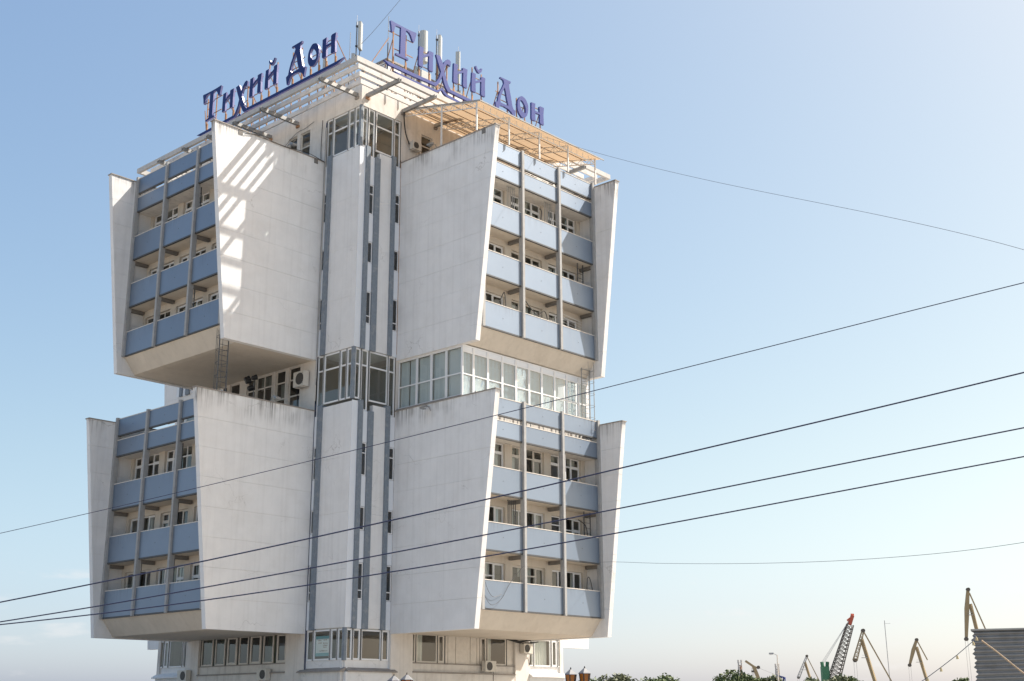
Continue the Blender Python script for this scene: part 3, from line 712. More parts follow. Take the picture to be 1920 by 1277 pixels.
def extrude_shape(T, loops, d0, d1, what='face'):
    mb = MB(T)
    flat = [p for l in loops for p in l]
    tris = tessellate_polygon([[Vector((a, b, 0)) for a, b in l] for l in loops])
    fr = [mb.pt(a, d1, z) for a, z in flat]; bk = [mb.pt(a, d0, z) for a, z in flat]
    if what == 'face':
        for t in tris: mb.f.append([fr[k] for k in t]); mb.f.append([bk[k] for k in t][::-1])
        return mb
    o = 0
    for l in loops:
        n = len(l)
        for k in range(n): mb.f.append([fr[o+k], fr[o+(k+1) % n], bk[o+(k+1) % n], bk[o+k]])
        o += n
    return mb

def sign(T0, flip, label):
    T = (lambda u, d, z: T0(19.4-u, d, z)) if flip else T0
    s = thing('rooftop_sign', T(9.7, 0.3, 40.05), label, 'sign', 'rooftop hotel signs')
    for k, loops in LET.items():
        p = extrude_shape(T, loops, 0.27, 0.42).build(NAMES.get(k, k.split('_')[0] if k == 'breve' else k), 'letter_shaded' if flip else 'letter', s)
        extrude_shape(T, loops, 0.27, 0.42, 'side').build('return', 'letter_sunlit' if flip else 'letter_edge', p)
    posts = [2.32, 3.44, 4.66, 5.58, 6.35, 7.25, 7.9, 8.85, 9.7, 10.62, 12.33, 13.3, 14.28, 15.15, 15.9, 16.85]
    for u in posts:
        zt = 45.0 if u < 4 or 12 < u < 14 else 44.45
        if abs(u-9.7) < 0.01 or abs(u-10.62) < 0.01: zt = 45.1 if u < 10 else 44.9
        MB(T).bar((u, 0.22, 40.06), (u, 0.22, zt), 0.065).build('frame_post', 'rust', s)
        MB(T).bar((u+0.05, 0.20, 41.9), (u+0.05, 0.20, 43.0), 0.09).build('splice_plate', 'rust', s)
    for (a, b, z) in ((1.9, 4.1, 44.7), (2.3, 4.1, 43.6), (4.5, 5.75, 44.42), (4.5, 5.75, 43.3), (6.3, 7.4, 44.2), (6.3, 7.3, 43.2), (7.8, 9.0, 44.42), (7.8, 9.0, 43.3), (9.6, 10.75, 44.42), (9.6, 10.75, 43.3), (12.1, 13.6, 44.2), (12.1, 13.6, 43.7), (14.2, 15.3, 43.9), (15.8, 17.0, 44.42), (15.8, 17.0, 43.35)):
        MB(T).bar((a, 0.21, z), (b, 0.21, z), 0.045).build('frame_rail', 'rust', s)
    for z in (42.28, 41.78): MB(T).bar((1.9, 0.23, z), (17.4, 0.23, z), 0.05).build('frame_rail', 'rust', s)
    for u in (2.32, 4.66, 7.25, 9.7, 12.33, 15.15, 16.85):
        MB(T).bar((u, 0.20, 44.3), (u+0.5, -2.2, 40.1), 0.045).build('stay', 'rust', s)
        MB(T).bar((u, 0.20, 42.4), (u+0.2, -1.2, 40.1), 0.04).build('stay', 'rust', s)
    MB(T).bar((1.95, 0.2, 44.2), (-0.3 if not flip else 1.0, 0.0 if not flip else -1.0, 40.3), 0.05).build('stay', 'rust', s)
    return s
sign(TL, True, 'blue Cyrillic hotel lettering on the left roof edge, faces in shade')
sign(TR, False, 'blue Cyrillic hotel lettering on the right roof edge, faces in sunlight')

# ================================================================== canopy over the right terrace
cn = thing('terrace_canopy', (9.4, -3.3, 36.05), 'tan fabric canopy on white trusses over the right roof terrace', 'canopy')
cz = lambda d: 39.70-(39.70-38.02)*d/6.75
n = 24; k2 = 26
mb = MB(TR); g = []
for i in range(k2+1):
    u = 3.60+(15.6-3.60)*i/k2; row = []
    for j in range(9):
        d = 0.02+6.95*j/8
        f = ((u-3.62)/2.88) % 1.0
        row.append(mb.pt(u, d, cz(d)-0.05*math.sin(math.pi*f)*math.sin(math.pi*j/8)))
    g.append(row)
for i in range(k2):
    for j in range(8): mb.f.append([g[i][j], g[i+1][j], g[i+1][j+1], g[i][j+1]])
mb.build('fabric', 'fabric', cn, smooth=True)
MB(TR).bar((3.55, 6.97, cz(6.95)-0.03), (15.7, 6.97, cz(6.95)-0.03), 0.07).build('eave_tube', 'post', cn)
MB(TR).bar((3.58, 0.02, cz(0)-0.02), (3.58, 6.97, cz(6.95)-0.02), 0.08).build('verge_tube', 'post', cn)
for j in (1.1, 2.2, 3.3, 4.4, 5.5): MB(TR).bar((3.5, j, cz(j)-0.07), (15.55, j, cz(j)-0.07), 0.035).build('purlin', 'fabric_rope', cn)
UT = [3.62, 6.53, 9.42, 12.28, 15.13]
for u in UT:
    t = MB(TR)
    top = lambda d: cz(d)-0.10
    bot = lambda d: cz(d)-0.10-0.14-0.32*(d/6.65 if d < 5.9 else 0.9)
    bot = lambda d: cz(d)-0.48
    t.bar((u, 0.1, top(0.1)), (u, 6.65, top(6.65)), 0.05).bar((u, 0.1, bot(0.1)), (u, 6.65, bot(6.65)), 0.05)
    dd = 0.1; q = 0
    while dd < 6.5:
        e = min(dd+0.41, 6.65)
        t.bar((u, dd, bot(dd) if q % 2 == 0 else top(dd)), (u, e, top(e) if q % 2 == 0 else bot(e)), 0.03)
        if q % 2 == 0: t.bar((u, e, top(e)), (u, e, bot(e)), 0.025)
        dd = e; q += 1
    t.build('truss', 'white_metal', cn)
    MB(TR).bar((u, 6.65, 36.05), (u, 6.65, cz(6.65)-0.08), 0.085).build('post', 'white_metal', cn)
MB(TR).bar((3.62, 3.55, 35.86), (3.62, 3.55, cz(3.55)-0.1), 0.085).build('post', 'white_metal', cn)
t = MB(TR).bar((3.62, 6.66, cz(6.65)-0.45), (15.13, 6.66, cz(6.65)-0.45), 0.04)
for k in range(20):
    u = 3.62+k*0.6
    if u < 15.1: t.bar((u, 6.66, cz(6.65)-0.43), (u, 6.66, cz(6.65)-0.1), 0.028)
t.build('eave_truss', 'white_metal', cn)

# ================================================================== air conditioners
def ac(T, u, d, z, w, label, h=0.62, dep=0.34, fan=True):
    o = thing('air_conditioner', T(u, d, z), label, 'air conditioner', 'wall air conditioners')
    MB(T).box((u-w/2, d, z), (u+w/2, d+dep, z+h)).build('casing', 'ac', o)
    c = (u-w*0.12, z+h/2); r = h*0.40
    m = MB(T); ring = [m.pt(c[0]+r*math.cos(a*math.pi/10), d+dep+0.012, c[1]+r*math.sin(a*math.pi/10)) for a in range(20)]; m.f.append(ring)
    rim = [m.pt(c[0]+r*math.cos(a*math.pi/10), d+dep, c[1]+r*math.sin(a*math.pi/10)) for a in range(20)]
    for a in range(20): m.f.append([ring[a], ring[(a+1) % 20], rim[(a+1) % 20], rim[a]])
    fg = m.build('fan_grille', 'grille', o)
    m = MB(T)
    for a in range(7): m.box((c[0]-r*0.95, d+dep+0.013, c[1]-r*0.85+a*r*0.28), (c[0]+r*0.95*math.sqrt(max(0.05, 1-((a-3)*0.28)**2)), d+dep+0.02, c[1]-r*0.85+a*r*0.28+0.012))
    m.build('fan_guard', 'steel_dark', fg)
    m = MB(T); 
    for k in range(2):
        uu = u-w*0.3+k*w*0.6
        m.bar((uu, 0.0 if d < 0.2 else d-0.15, z-0.03), (uu, d+dep, z-0.03), 0.04)
    m.build('bracket', 'white_metal', o)
    MB(T).tube([(u+w/2, d+0.1, z+0.15), (u+w/2+0.1, d, z-0.1), (u+w/2+0.12, d-0.05, z-0.7)], 0.022).build('hose', 'black', o)
    return o
ac(TL, 4.55, 0.10, 21.05, 1.0, 'air conditioner beside the recessed middle storey windows', h=0.95, dep=0.42)
ac(TR, 4.45, 0.10, 37.0, 0.75, 'air conditioner under the tan canopy on the top storey', h=0.55)
ac(TL, 15.2, 0.12, 3.75, 1.0, 'air conditioner at the far left of the ground storey', h=0.68)
ac(TL, 7.0, 0.05, 3.66, 0.9, 'air conditioner below the row of ground windows on the left', h=0.66)
ac(TR, 11.5, 0.05, 4.22, 0.95, 'air conditioner below the white panels of the ground storey', h=0.64)
ac(TR, 14.9, 0.12, 5.42, 0.85, 'air conditioner under the lower right block by a tangle of hoses', h=0.60)
for zz in range(4):
    pass
hz = MB(TR)
for k in range(3): hz.tube([(13.2, 0.12, 6.35-k*0.05), (14.2, 0.35, 6.15-k*0.06), (15.0, 0.5, 6.22+k*0.05), (15.6, 0.6, 6.32-k*0.03), (15.75, 0.55, 6.15), (15.3, 0.4, 6.05+k*0.04), (14.4, 0.4, 6.0)], 0.03)
tag(hz.build('hose_bundle', 'black', None, origin=TR(14.4, 0.4, 6.1)), 'tangle of black hoses above the air conditioner under the lower right block', 'hoses')

# ================================================================== floodlights
def flood(T, u, d, z, label, wid=0.32):
    o = thing('floodlight', T(u, d, z), label, 'floodlight', 'parapet floodlights')
    f = MB(T).prism_u([(d-0.05, z), (d+0.30, z-0.14), (d+0.33, z-0.05), (d+0.03, z+0.10)], u-wid/2, u+wid/2).build('lamp_body', 'steel_grey', o)
    MB(T).box((u-wid/2+0.03, d+0.05, z-0.16), (u+wid/2-0.03, d+0.35, z-0.13)).build('lens', 'steel_grey', o)
    MB(T).bar((u, d-0.05, z), (u, d-0.35, z+0.08), 0.04).bar((u+0.15, d-0.1, z), (u+0.12, d-0.4, z-0.3), 0.03).build('bracket', 'steel_grey', o)
FL = lambda u, d, z: (-u, S-d, z)      # beside the left arm, standing off its long wall
FR = lambda u, d, z: (S-d, -u, z)
flood(FL, 2.75, 0.05, 36.15, 'floodlight on the top edge of the upper left white wall')
flood(FL, 3.05, 0.05, 19.72, 'floodlight on the top edge of the lower left white wall')
flood(FR, 3.0, 0.30, 19.15, 'floodlight on a bracket below the glazed box on the right')
flood(FR, 2.95, 0.05, 36.2, 'floodlight on the top edge of the upper right white wall')
cl = thing('spotlight_cluster', TL(7.6, 1.6, 19.5), 'dark cluster of spotlights on a thin pole on the left terrace', 'spotlight')
MB(TL).tube([(7.6, 1.6, 18.25), (7.6, 1.6, 21.9)], 0.03).build('pole', 'steel_grey', cl)
for (a, b, c) in ((-0.4, 0.1, 21.9), (0.15, 0.15, 21.75), (0.5, 0.0, 22.0), (-0.05, 0.1, 21.3)):
    MB(TL).tube([(7.6+a, 1.6+b, c), (7.6+a+0.1, 1.9+b, c-0.12)], 0.17, n=10, r1=0.13).build('lamp_head', 'black', cl)
    MB(TL).bar((7.6, 1.6, c-0.1), (7.6+a, 1.6+b, c), 0.03).build('arm', 'black', cl)

# ================================================================== ladders
def ladder(T, u, d, z0, z1, label, w=0.62, cage=True, cm='steel_grey', along_u=True):
    o = thing('ladder', T(u, d, z0), label, 'ladder', 'access ladders')
    q = (lambda a, b, z: (u+a, d+b, z)) if along_u else (lambda a, b, z: (u+b, d+a, z))
    for s in (-w/2, w/2): MB(T).bar(q(s, 0, z0), q(s, 0, z1), 0.05).build('stringer', cm, o)
    z = z0+0.3; m = MB(T)
    while z < z1-0.1: m.bar(q(-w/2, 0, z), q(w/2, 0, z), 0.025); z += 0.32
    m.build('rungs', cm, o)
    if cage:
        z = z0+0.7; k = 0
        while z < z1-0.2:
            m = MB(T); m.tube([q(w/2*math.cos(a*math.pi/8), 0.66*math.sin(a*math.pi/8), z) for a in range(9)], 0.014, n=4); m.build('cage_hoop', cm, o); z += 0.8
        for a in (2, 4, 6):
            MB(T).bar(q(w/2*math.cos(a*math.pi/8), 0.66*math.sin(a*math.pi/8), z0+0.7), q(w/2*math.cos(a*math.pi/8), 0.66*math.sin(a*math.pi/8), z1-0.2), 0.018).build('cage_bar', cm, o)
    return o
ladder(TL, 4.25, 6.25, 18.3, 23.7, 'caged steel ladder between the upper and lower left blocks', along_u=False, cm='steel_dark')
ladder(TR, 14.50, 5.95, 18.3, 23.7, 'caged steel ladder beside the far end of the glazed box', w=0.8)
ladder(TL, 8.45, 6.0, 31.0, 33.6, 'ladder on the topmost balcony of the upper left block', w=0.6, cage=False, cm='steel_dark')
ladder(TL, 8.35, 6.0, 24.0, 27.0, 'ladder on the lowest balcony of the upper left block', w=0.5, cage=False, cm='steel_dark')
ladder(TR, 14.05, 6.05, 27.3, 30.2, 'ladder on the middle balcony of the upper right block', w=0.55, cage=False, cm='steel_dark')
ladder(TR, 12.05, 6.05, 14.2, 17.2, 'pale ladder on the topmost balcony of the lower right block', w=0.35, cage=False, cm='pvc')
ladder(TR, 14.25, 6.05, 10.9, 13.8, 'ladder on the middle balcony of the lower right block', w=0.6, cage=False, cm='steel_dark')
ladder(TL, 8.45, 6.0, 14.6, 17.2, 'ladder on the topmost balcony of the lower left block', w=0.5, cage=False, cm='steel_dark')

def bars(T, u, z0, z1, n, label, m='steel_dark', step=0.16):
    o = thing('balcony_bars', T(u, 6.1, z0), label, 'bars', 'vertical bars on the balconies')
    for k in range(n): MB(T).bar((u+k*step, 6.05, z0), (u+k*step, 6.05, z1), 0.035).build('bar', m, o)
    for z in (z0+0.9, z1-0.05): MB(T).bar((u-0.05, 6.03, z), (u+(n-1)*step+0.05, 6.03, z), 0.03).build('cross_bar', m, o)
bars(TR, 7.0, 30.5, 33.6, 5, 'vertical bars by the near post on the topmost upper right balcony', 'post')
bars(TR, 10.55, 30.5, 33.6, 5, 'vertical bars by the middle post on the topmost upper right balcony', 'post')
bars(TL, 8.15, 10.9, 13.75, 4, 'vertical bars by the near post on the middle lower left balcony')
bars(TL, 8.15, 7.6, 10.5, 5, 'vertical bars by the near post on the lowest lower left balcony')
bars(TL, 11.65, 7.6, 10.5, 5, 'vertical bars by the second post on the lowest lower left balcony')
bars(TR, 7.0, 10.9, 13.75, 5, 'vertical bars by the near post on the middle lower right balcony')

# loose cables on the balconies
def loose(T, pts, r, label, m='black', cat='cable'):
    # smooth the path
    P = [Vector(p) for p in pts]; out = []
    for i in range(len(P)-1):
        p0, p1, p2, p3 = P[max(i-1, 0)], P[i], P[i+1], P[min(i+2, len(P)-1)]
        for s in range(6):
            t = s/6; out.append(0.5*((2*p1)+(-p0+p2)*t+(2*p0-5*p1+4*p2-p3)*t*t+(-p0+3*p1-3*p2+p3)*t**3))
    out.append(P[-1])
    o = MB(T).tube([tuple(p) for p in out], r, n=5).build('loose_cable', m, None, origin=T(*pts[0]))
    return tag(o, label, cat)
loose(TR, [(5.9, 6.55, 8.2), (5.2, 6.58, 8.0), (4.7, 6.6, 8.4), (4.3, 6.6, 9.3)], 0.012, 'thin cable looping over the lowest near panel of the lower right block', 'steel_dark')
loose(TR, [(4.4, 6.6, 8.1), (5.0, 6.6, 7.55), (5.8, 6.6, 7.9), (6.6, 6.6, 8.9), (7.7, 6.6, 9.9)], 0.012, 'long cable hanging across the near panel of the lower right block', 'steel_dark')
loose(TR, [(7.95, 6.2, 25.3), (8.3, 6.2, 26.3), (9.0, 6.2, 25.9), (9.6, 6.2, 25.6), (10.1, 6.2, 26.0), (10.4, 6.2, 25.9), (10.6, 6.2, 25.2)], 0.03, 'thick black cable tangle on the lowest balcony of the upper right block')
loose(TR, [(5.9, 6.2, 25.2), (6.4, 6.2, 26.2), (6.6, 6.2, 26.3), (6.7, 6.2, 25.2)], 0.03, 'bent black hose near the white fin of the upper right block')
loose(TR, [(13.2, 6.2, 13.2), (13.9, 6.2, 12.9), (14.1, 6.2, 12.2)], 0.03, 'curved black hose on the middle balcony of the lower right block')
loose(TR, [(13.9, 6.2, 8.8), (14.0, 6.2, 9.7), (14.25, 6.2, 9.6), (14.5, 6.2, 8.8)], 0.025, 'short black hose at the far end of the lowest lower right balcony')
loose(TR, [(9.9, 6.2, 31.8), (10.1, 6.2, 32.6), (9.95, 6.2, 32.9), (9.85, 6.2, 32.8)], 0.03, 'hooked black hose on the topmost upper right balcony')
loose(TR, [(3.55, 0.10, 39.5), (3.4, 0.25, 39.0), (3.6, 0.2, 38.0), (4.0, 0.15, 37.3)], 0.045, 'thick black cable bundle dropping from the canopy corner to the air conditioner')
loose(FL, [(0.1, 0.08, 35.75), (1.5, 0.1, 35.95), (3.5, 0.08, 35.78), (5.5, 0.08, 35.85), (6.3, 0.05, 35.6)], 0.02, 'cable clipped along the top of the upper left white wall')
loose(TL, [(3.8, 0.06, 38.9), (3.85, 0.06, 37.0), (3.8, 0.06, 36.0)], 0.02, 'pair of cables running down the top storey wall left of the corner glazing')
loose(TL, [(7.9, 0.06, 38.2), (6.6, 0.06, 38.85), (5.6, 0.06, 38.92), (4.7, 0.06, 39.1)], 0.013, 'thin cable sagging over the top storey windows on the left')

# drying lines on the lowest upper right balcony
dl = thing('drying_rack', TR(13.0, 6.1, 24.9), 'white drying lines on the lowest balcony of the upper right block', 'drying rack')
for k in range(6): MB(TR).bar((11.6, 6.2, 25.4+k*0.18), (14.3, 5.9, 25.35+k*0.18), 0.014).build('line', 'pvc', dl)
MB(TR).bar((11.75, 6.2, 25.0), (11.75, 6.2, 26.9), 0.04).build('pole', 'steel_dark', dl)

# ================================================================== roof equipment
pe = thing('roof_penthouse', (8.0, 7.0, 40.05), 'white plant room on the roof behind the right sign', 'plant room')
MB().box((4.65, 3.0, 40.05), (12.4, 9.0, 44.85)).build('wall', 'stucco', pe)
MB().box((4.55, 2.9, 44.85), (12.5, 9.1, 44.98)).build('roof', 'coping', pe)
ch = thing('roof_chimney', (3.6, 1.6, 40.05), 'low white vent shaft near the roof corner', 'vent')
MB().box((3.2, 1.2, 40.05), (4.0, 2.0, 42.6)).build('shaft', 'stucco_dirty', ch)
MB().box((3.1, 1.1, 42.6), (4.1, 2.1, 42.7)).build('cap', 'coping', ch)

def antenna(x, y, z0, z1, w, label, pole_z=40.05, round_=False, ang=0.6):
    o = thing('cell_antenna', (x, y, pole_z), label, 'antenna', 'rooftop cell antennas')
    ca, sa = math.cos(ang), math.sin(ang)
    T = lambda a, b, z: (x+a*ca-b*sa, y+a*sa+b*ca, z)
    if round_: MB(T).tube([(0, -0.2, z0), (0, -0.2, z1)], w/2, n=14).build('radome', 'antenna', o, smooth=False)
    else:
        MB(T).prism_z([(-w/2, -0.10), (-w/2*0.8, -0.2), (w/2*0.8, -0.2), (w/2, -0.10), (w/2, 0.0), (-w/2, 0.0)], z0, z1).build('radome', 'antenna', o)
    MB(T).tube([(0, 0.16, pole_z), (0, 0.16, z1+0.1)], 0.045).build('mast', 'steel_grey', o)
    for z in (z0+0.2, z1-0.3): MB(T).box((-0.08, 0.001, z), (0.08, 0.22, z+0.1)).build('clamp', 'steel_dark', o)
    MB(T).box((-0.2, 0.22, z0-1.0), (0.2, 0.42, z0-0.35)).build('radio_unit', 'antenna', o)
    MB(T).tube([(0.05, -0.1, z0), (0.08, -0.05, z0-0.35), (0.0, 0.1, z0-0.55), (0.1, 0.25, z0-0.5)], 0.03).build('jumper_cable', 'black', o)
    MB(T).bar((0.0, 0.16, z1), (0.0, 0.16, z1+0.6), 0.015).build('lightning_rod', 'steel_grey', o)
    return o
antenna(2.0, 2.9, 44.55, 46.55, 0.52, 'white panel antenna above the roof corner between the two signs')
antenna(7.4, 2.6, 45.6, 48.0, 0.60, 'round white antenna drum behind the first letters of the right sign', round_=True)
antenna(9.35, 2.8, 45.3, 48.55, 0.58, 'tall white panel antenna behind the crossed letter of the right sign')
antenna(11.5, 3.0, 45.6, 48.2, 0.34, 'narrow grey panel antenna behind the middle of the right sign', ang=-0.9)
antenna(2.6, 7.2, 44.2, 46.2, 0.28, 'slim antenna behind the tall letter of the left sign', ang=-0.8)
for (x, y, z0, z1, lab) in ((2.0, 3.8, 40.05, 46.2, 'thin whip mast left of the corner antenna'), (2.6, 0.6, 40.05, 46.4, 'thin whip mast behind the first letter of the right sign'), (9.0, 2.6, 40.05, 47.6, 'dark thin mast beside the tall white panel antenna')):
    o = thing('whip_mast', (x, y, z0), lab, 'mast', 'thin roof masts')
    MB().tube([(x, y, z0), (x, y, z1-2)], 0.045).build('lower_tube', 'steel_dark', o)
    MB().tube([(x, y, z1-2), (x, y, z1)], 0.02).build('whip', 'post', o)
tv = thing('aerial', (3.0, 2.0, 40.05), 'small dark television aerial near the roof corner', 'aerial')
MB().tube([(3.0, 2.0, 40.05), (3.0, 2.0, 43.6)], 0.03).build('mast', 'steel_dark', tv)
MB().bar((2.6, 2.3, 43.0), (3.5, 1.6, 43.7), 0.03).bar((2.9, 2.0, 42.6), (3.6, 1.4, 43.0), 0.02).build('boom', 'steel_dark', tv)
for k in range(5): MB().bar((2.7+k*0.18, 2.22-k*0.14-0.2, 43.08+k*0.14), (2.7+k*0.18, 2.22-k*0.14+0.2, 43.08+k*0.14), 0.012).build('element', 'steel_dark', tv)
eq = thing('roof_cabinet', (7.0, 2.2, 40.05), 'grey radio cabinet behind the right sign', 'cabinet')
MB().box((6.6, 1.6, 42.6), (7.5, 2.2, 44.4)).build('box', 'antenna', eq)
MB().box((6.7, 1.8, 40.05), (6.8, 1.9, 42.6)).build('leg', 'steel_dark', eq)
MB().box((7.3, 1.8, 40.05), (7.4, 1.9, 42.6)).build('leg', 'steel_dark', eq)

# ================================================================== overhead cables
def overhead(pts, r, label, m='cable'):
    P = [Vector(p) for p in pts]; out = []
    for i in range(len(P)-1):
        p0, p1, p2, p3 = P[max(i-1, 0)], P[i], P[i+1], P[min(i+2, len(P)-1)]
        for s in range(4):
            t = s/4; out.append(0.5*((2*p1)+(-p0+p2)*t+(2*p0-5*p1+4*p2-p3)*t*t+(-p0+3*p1-3*p2+p3)*t**3))
    out.append(P[-1])
    o = MB().tube([tuple(p) for p in out], r, n=6).build('overhead_cable', m, None, origin=pts[0])
    return tag(o, label, 'cable', 'overhead cables')
overhead([(-26.85,-10.97,7.76),(-25.63,-18.13,8.24),(-24.6,-24.23,8.69),(-23.7,-29.49,9.1),(-22.92,-34.08,9.48),(-22.23,-38.11,9.83),(-21.62,-41.69,10.14),(-21.08,-44.89,10.42),(-20.59,-47.76,10.66)], 0.011, 'topmost of the four dark cables crossing in front of the tower')
overhead([(-33.89,-27.0,4.08),(-32.24,-30.08,4.6),(-30.67,-33.01,5.12),(-29.18,-35.82,5.65),(-27.74,-38.5,6.17),(-26.37,-41.07,6.7),(-25.05,-43.54,7.21),(-23.78,-45.91,7.71),(-22.57,-48.19,8.2)], 0.0155, 'second from top of the four dark cables crossing the tower')
overhead([(-33.41,-26.06,3.73),(-31.69,-29.21,4.16),(-30.06,-32.2,4.62),(-28.5,-35.07,5.08),(-27.0,-37.81,5.55),(-25.57,-40.44,6.01),(-24.19,-42.96,6.46),(-22.87,-45.39,6.89),(-21.6,-47.72,7.3)], 0.0145, 'third from top of the four dark cables crossing the tower')
overhead([(-32.96,-25.08,3.77),(-31.16,-28.31,4.05),(-29.45,-31.38,4.39),(-27.82,-34.32,4.78),(-26.26,-37.12,5.19),(-24.76,-39.82,5.63),(-23.32,-42.41,6.07),(-21.93,-44.9,6.5),(-20.6,-47.3,6.91)], 0.0145, 'lowest of the four dark cables crossing the tower')
overhead([(12.0, -3.0, 40.2), (8.59,-10.61,35.31),(6.59,-16.66,31.68),(4.89,-21.81,28.72),(3.43,-26.25,26.25),(2.15,-30.13,24.13),(1.02,-33.53,22.26),(0.03,-36.54,20.56),(-0.86,-39.22,18.98),(-1.65,-41.61,17.47)], 0.009, 'thin wire running from the canopy down to the right', 'cable_thin')
overhead([(14.9,-6.6,10.3),(9.76,-10.72,9.97),(7.72,-16.24,9.3),(5.94,-21.02,8.76),(4.39,-25.2,8.34),(3.02,-28.89,8.02),(1.8,-32.18,7.8),(0.7,-35.14,7.66),(-0.29,-37.8,7.61),(-1.19,-40.23,7.64)], 0.009, 'thin sagging wire from the lower right block towards the port', 'cable_thin')
overhead([(2.05, 2.7, 44.9), (3.2, 2.4, 46.6), (6.2, 1.5, 51.5)], 0.014, 'thin guy wire rising from the corner antenna', 'cable_thin')

# ================================================================== port, trees and street furniture
HF = Vector((math.cos(YAW), math.sin(YAW), 0)); HR = Vector((math.sin(YAW), -math.cos(YAW), 0))
CP = Vector((CAM[0], CAM[1], 0))
def place(dep, lat): return CP+HF*dep+HR*lat

def crane_T(dep):
    def T(a, b, z): 
        v = CP+HF*(dep+b)+HR*a; return (v.x, v.y, z)
    return T
K3 = 3.0
def zz(z): return 1.7+(z-1.7)*K3
def lattice(mb, p, q, w, n, r, side=(0, 1, 0)):
    """square lattice boom from p to q in (lateral, depth, z)"""
    P = Vector(p); Q = Vector(q); t = (Q-P).normalized(); x = Vector((t.z, 0, -t.x)); y = Vector((0, 1, 0))
    cs = [(-1, -1), (1, -1), (1, 1), (-1, 1)]
    ws = lambda k: w*(1-0.45*k/n)
    pt = lambda k, c: tuple(P+(Q-P)*k/n+x*c[0]*ws(k)/2+y*c[1]*ws(k)/2)
    for c in cs: mb.bar(pt(0, c), pt(n, c), r*1.3)
    for k in range(n):
        for i in range(4):
            a, b = cs[i], cs[(i+1) % 4]
            mb.bar(pt(k, a), pt(k+1, b), r); mb.bar(pt(k, a), pt(k, b), r)

def portal_crane(dep, k, bm, tie, fly, head, label, boom='yellow', fly_mat='yellow', lat=False, house=None, scale=1.0):
    """bm: (bottom, top) of the boom; tie: (bottom, top); fly: (head, tip).  coordinates (lateral, z)"""
    T = crane_T(dep)
    f = lambda p: (p[0]*k, 0.0, 1.7+(p[1]-1.7)*k)
    base = f(bm[0]); 
    # carry the boom down to a slewing house on a portal
    b0, b1 = Vector(f(bm[0])), Vector(f(bm[1])); dirv = (b1-b0).normalized()
    foot = b0-dirv*max(0.0, (b0.z-9.0)/max(0.2, dirv.z))
    o = thing('harbour_crane', T(foot.x+2, 0, 0), label, 'crane', 'harbour cranes')
    MB(T).bar(tuple(foot), tuple(b1), 1.15*scale, 1.0*scale).build('boom', boom, o)
    t0, t1 = Vector(f(tie[0])), Vector(f(tie[1]))
    MB(T).bar(tuple(t0-(t1-t0)*0.35), tuple(t1), 0.42*scale).build('tie_bar', boom, o)
    h, tip = Vector(f(fly[0])), Vector(f(fly[1]))
    if lat:
        m = MB(T); lattice(m, tuple(tip), tuple(h), 1.5*scale, 8, 0.14*scale); m.build('fly_jib', fly_mat, o)
    else:
        m = MB(T); mid = b1
        out = (h-mid); 
        perp = Vector((-1, 0, 0))*1.0*scale
        poly = [h+Vector((0.5*scale, 0, 0)), h+Vector((-0.6*scale, 0, 0)), h*0.62+tip*0.38+Vector((-1.1*scale, 0, 0)), tip+Vector((-0.5*scale, 0, 0)), tip+Vector((0.5*scale, 0, 0)), h*0.5+tip*0.5+Vector((0.7*scale, 0, 0))]
        a = [m.pt(p.x, -0.35*scale, p.z) for p in poly]; b = [m.pt(p.x, 0.35*scale, p.z) for p in poly]
        m.f.append(a); m.f.append(b[::-1])
        for i in range(6): m.f.append([a[i], a[(i+1) % 6], b[(i+1) % 6], b[i]])
        m.build('fly_jib', fly_mat, o)
    for p, nm in ((h, 'head_sheave'), (tip, 'tip_sheave')):
        MB(T).tube([(p.x, -0.6*scale, p.z), (p.x, 0.6*scale, p.z)], 0.75*scale, n=10).build(nm, 'crane_dark', o)
    for s in (-0.5, 0.5): MB(T).bar((tip.x+s, 0, tip.z), (tip.x+s, 0, 2.0), 0.10*scale).build('hoist_rope', 'crane_grey', o)
    hx = foot.x+1.5
    MB(T).box((hx-3.5, -2.5, 6.8), (hx+5.0, 2.5, 10.2)).build('machine_house', house or 'crane_green', o)
    MB(T).box((hx-4.6, -1.2, 7.2), (hx-3.5, 1.2, 9.6)).build('cabin', 'crane_grey', o)
    for a in (-3.2, 3.8):
        for b in (-3.2, 3.2): MB(T).bar((hx+a*1.2, b*1.2, 0), (hx+a*0.6, b*0.6, 6.8), 0.7).build('portal_leg', boom, o)
    m = MB(T); q = b0*0.45+b1*0.55
    m.box((q.x-2.2*scale, -0.8, q.z-0.1), (q.x-0.2, 0.8, q.z+0.1)).box((q.x-2.2*scale, -0.8, q.z+0.9), (q.x-0.4, -0.7, q.z+1.0))
    m.build('service_platform', 'crane_grey', o)
    return o
portal_crane(510, 3, ((46.61, 5.61), (45.3, 10.91)), ((48.21, 6.65), (45.69, 11.77)), ((45.59, 11.96), (44.25, 8.2)), None, 'ochre harbour crane with lattice nose and green house, centre of the port', lat=True, fly_mat='yellow')
portal_crane(600, 3, ((62.75, 6.27), (61.59, 11.32)), ((62.74, 10.13), (61.72, 12.37)), ((61.72, 12.37), (60.31, 8.6)), None, 'ochre harbour crane between the green-housed crane and the tallest crane')
portal_crane(510, 3, ((60.39, 12.17), (59.9, 15.32)), ((61.51, 12.21), (59.95, 16.73)), ((59.82, 17.18), (58.93, 10.83)), None, 'tallest ochre harbour crane rising behind the corrugated hut')
portal_crane(690, 3, ((51.84, 7.32), (51.07, 10.24)), ((53.12, 7.59), (51.48, 11.2)), ((51.48, 11.27), (49.77, 7.61)), None, 'small harbour crane with pale lattice nose left of the red-tipped jib', lat=True, fly_mat='crane_grey', scale=0.9)
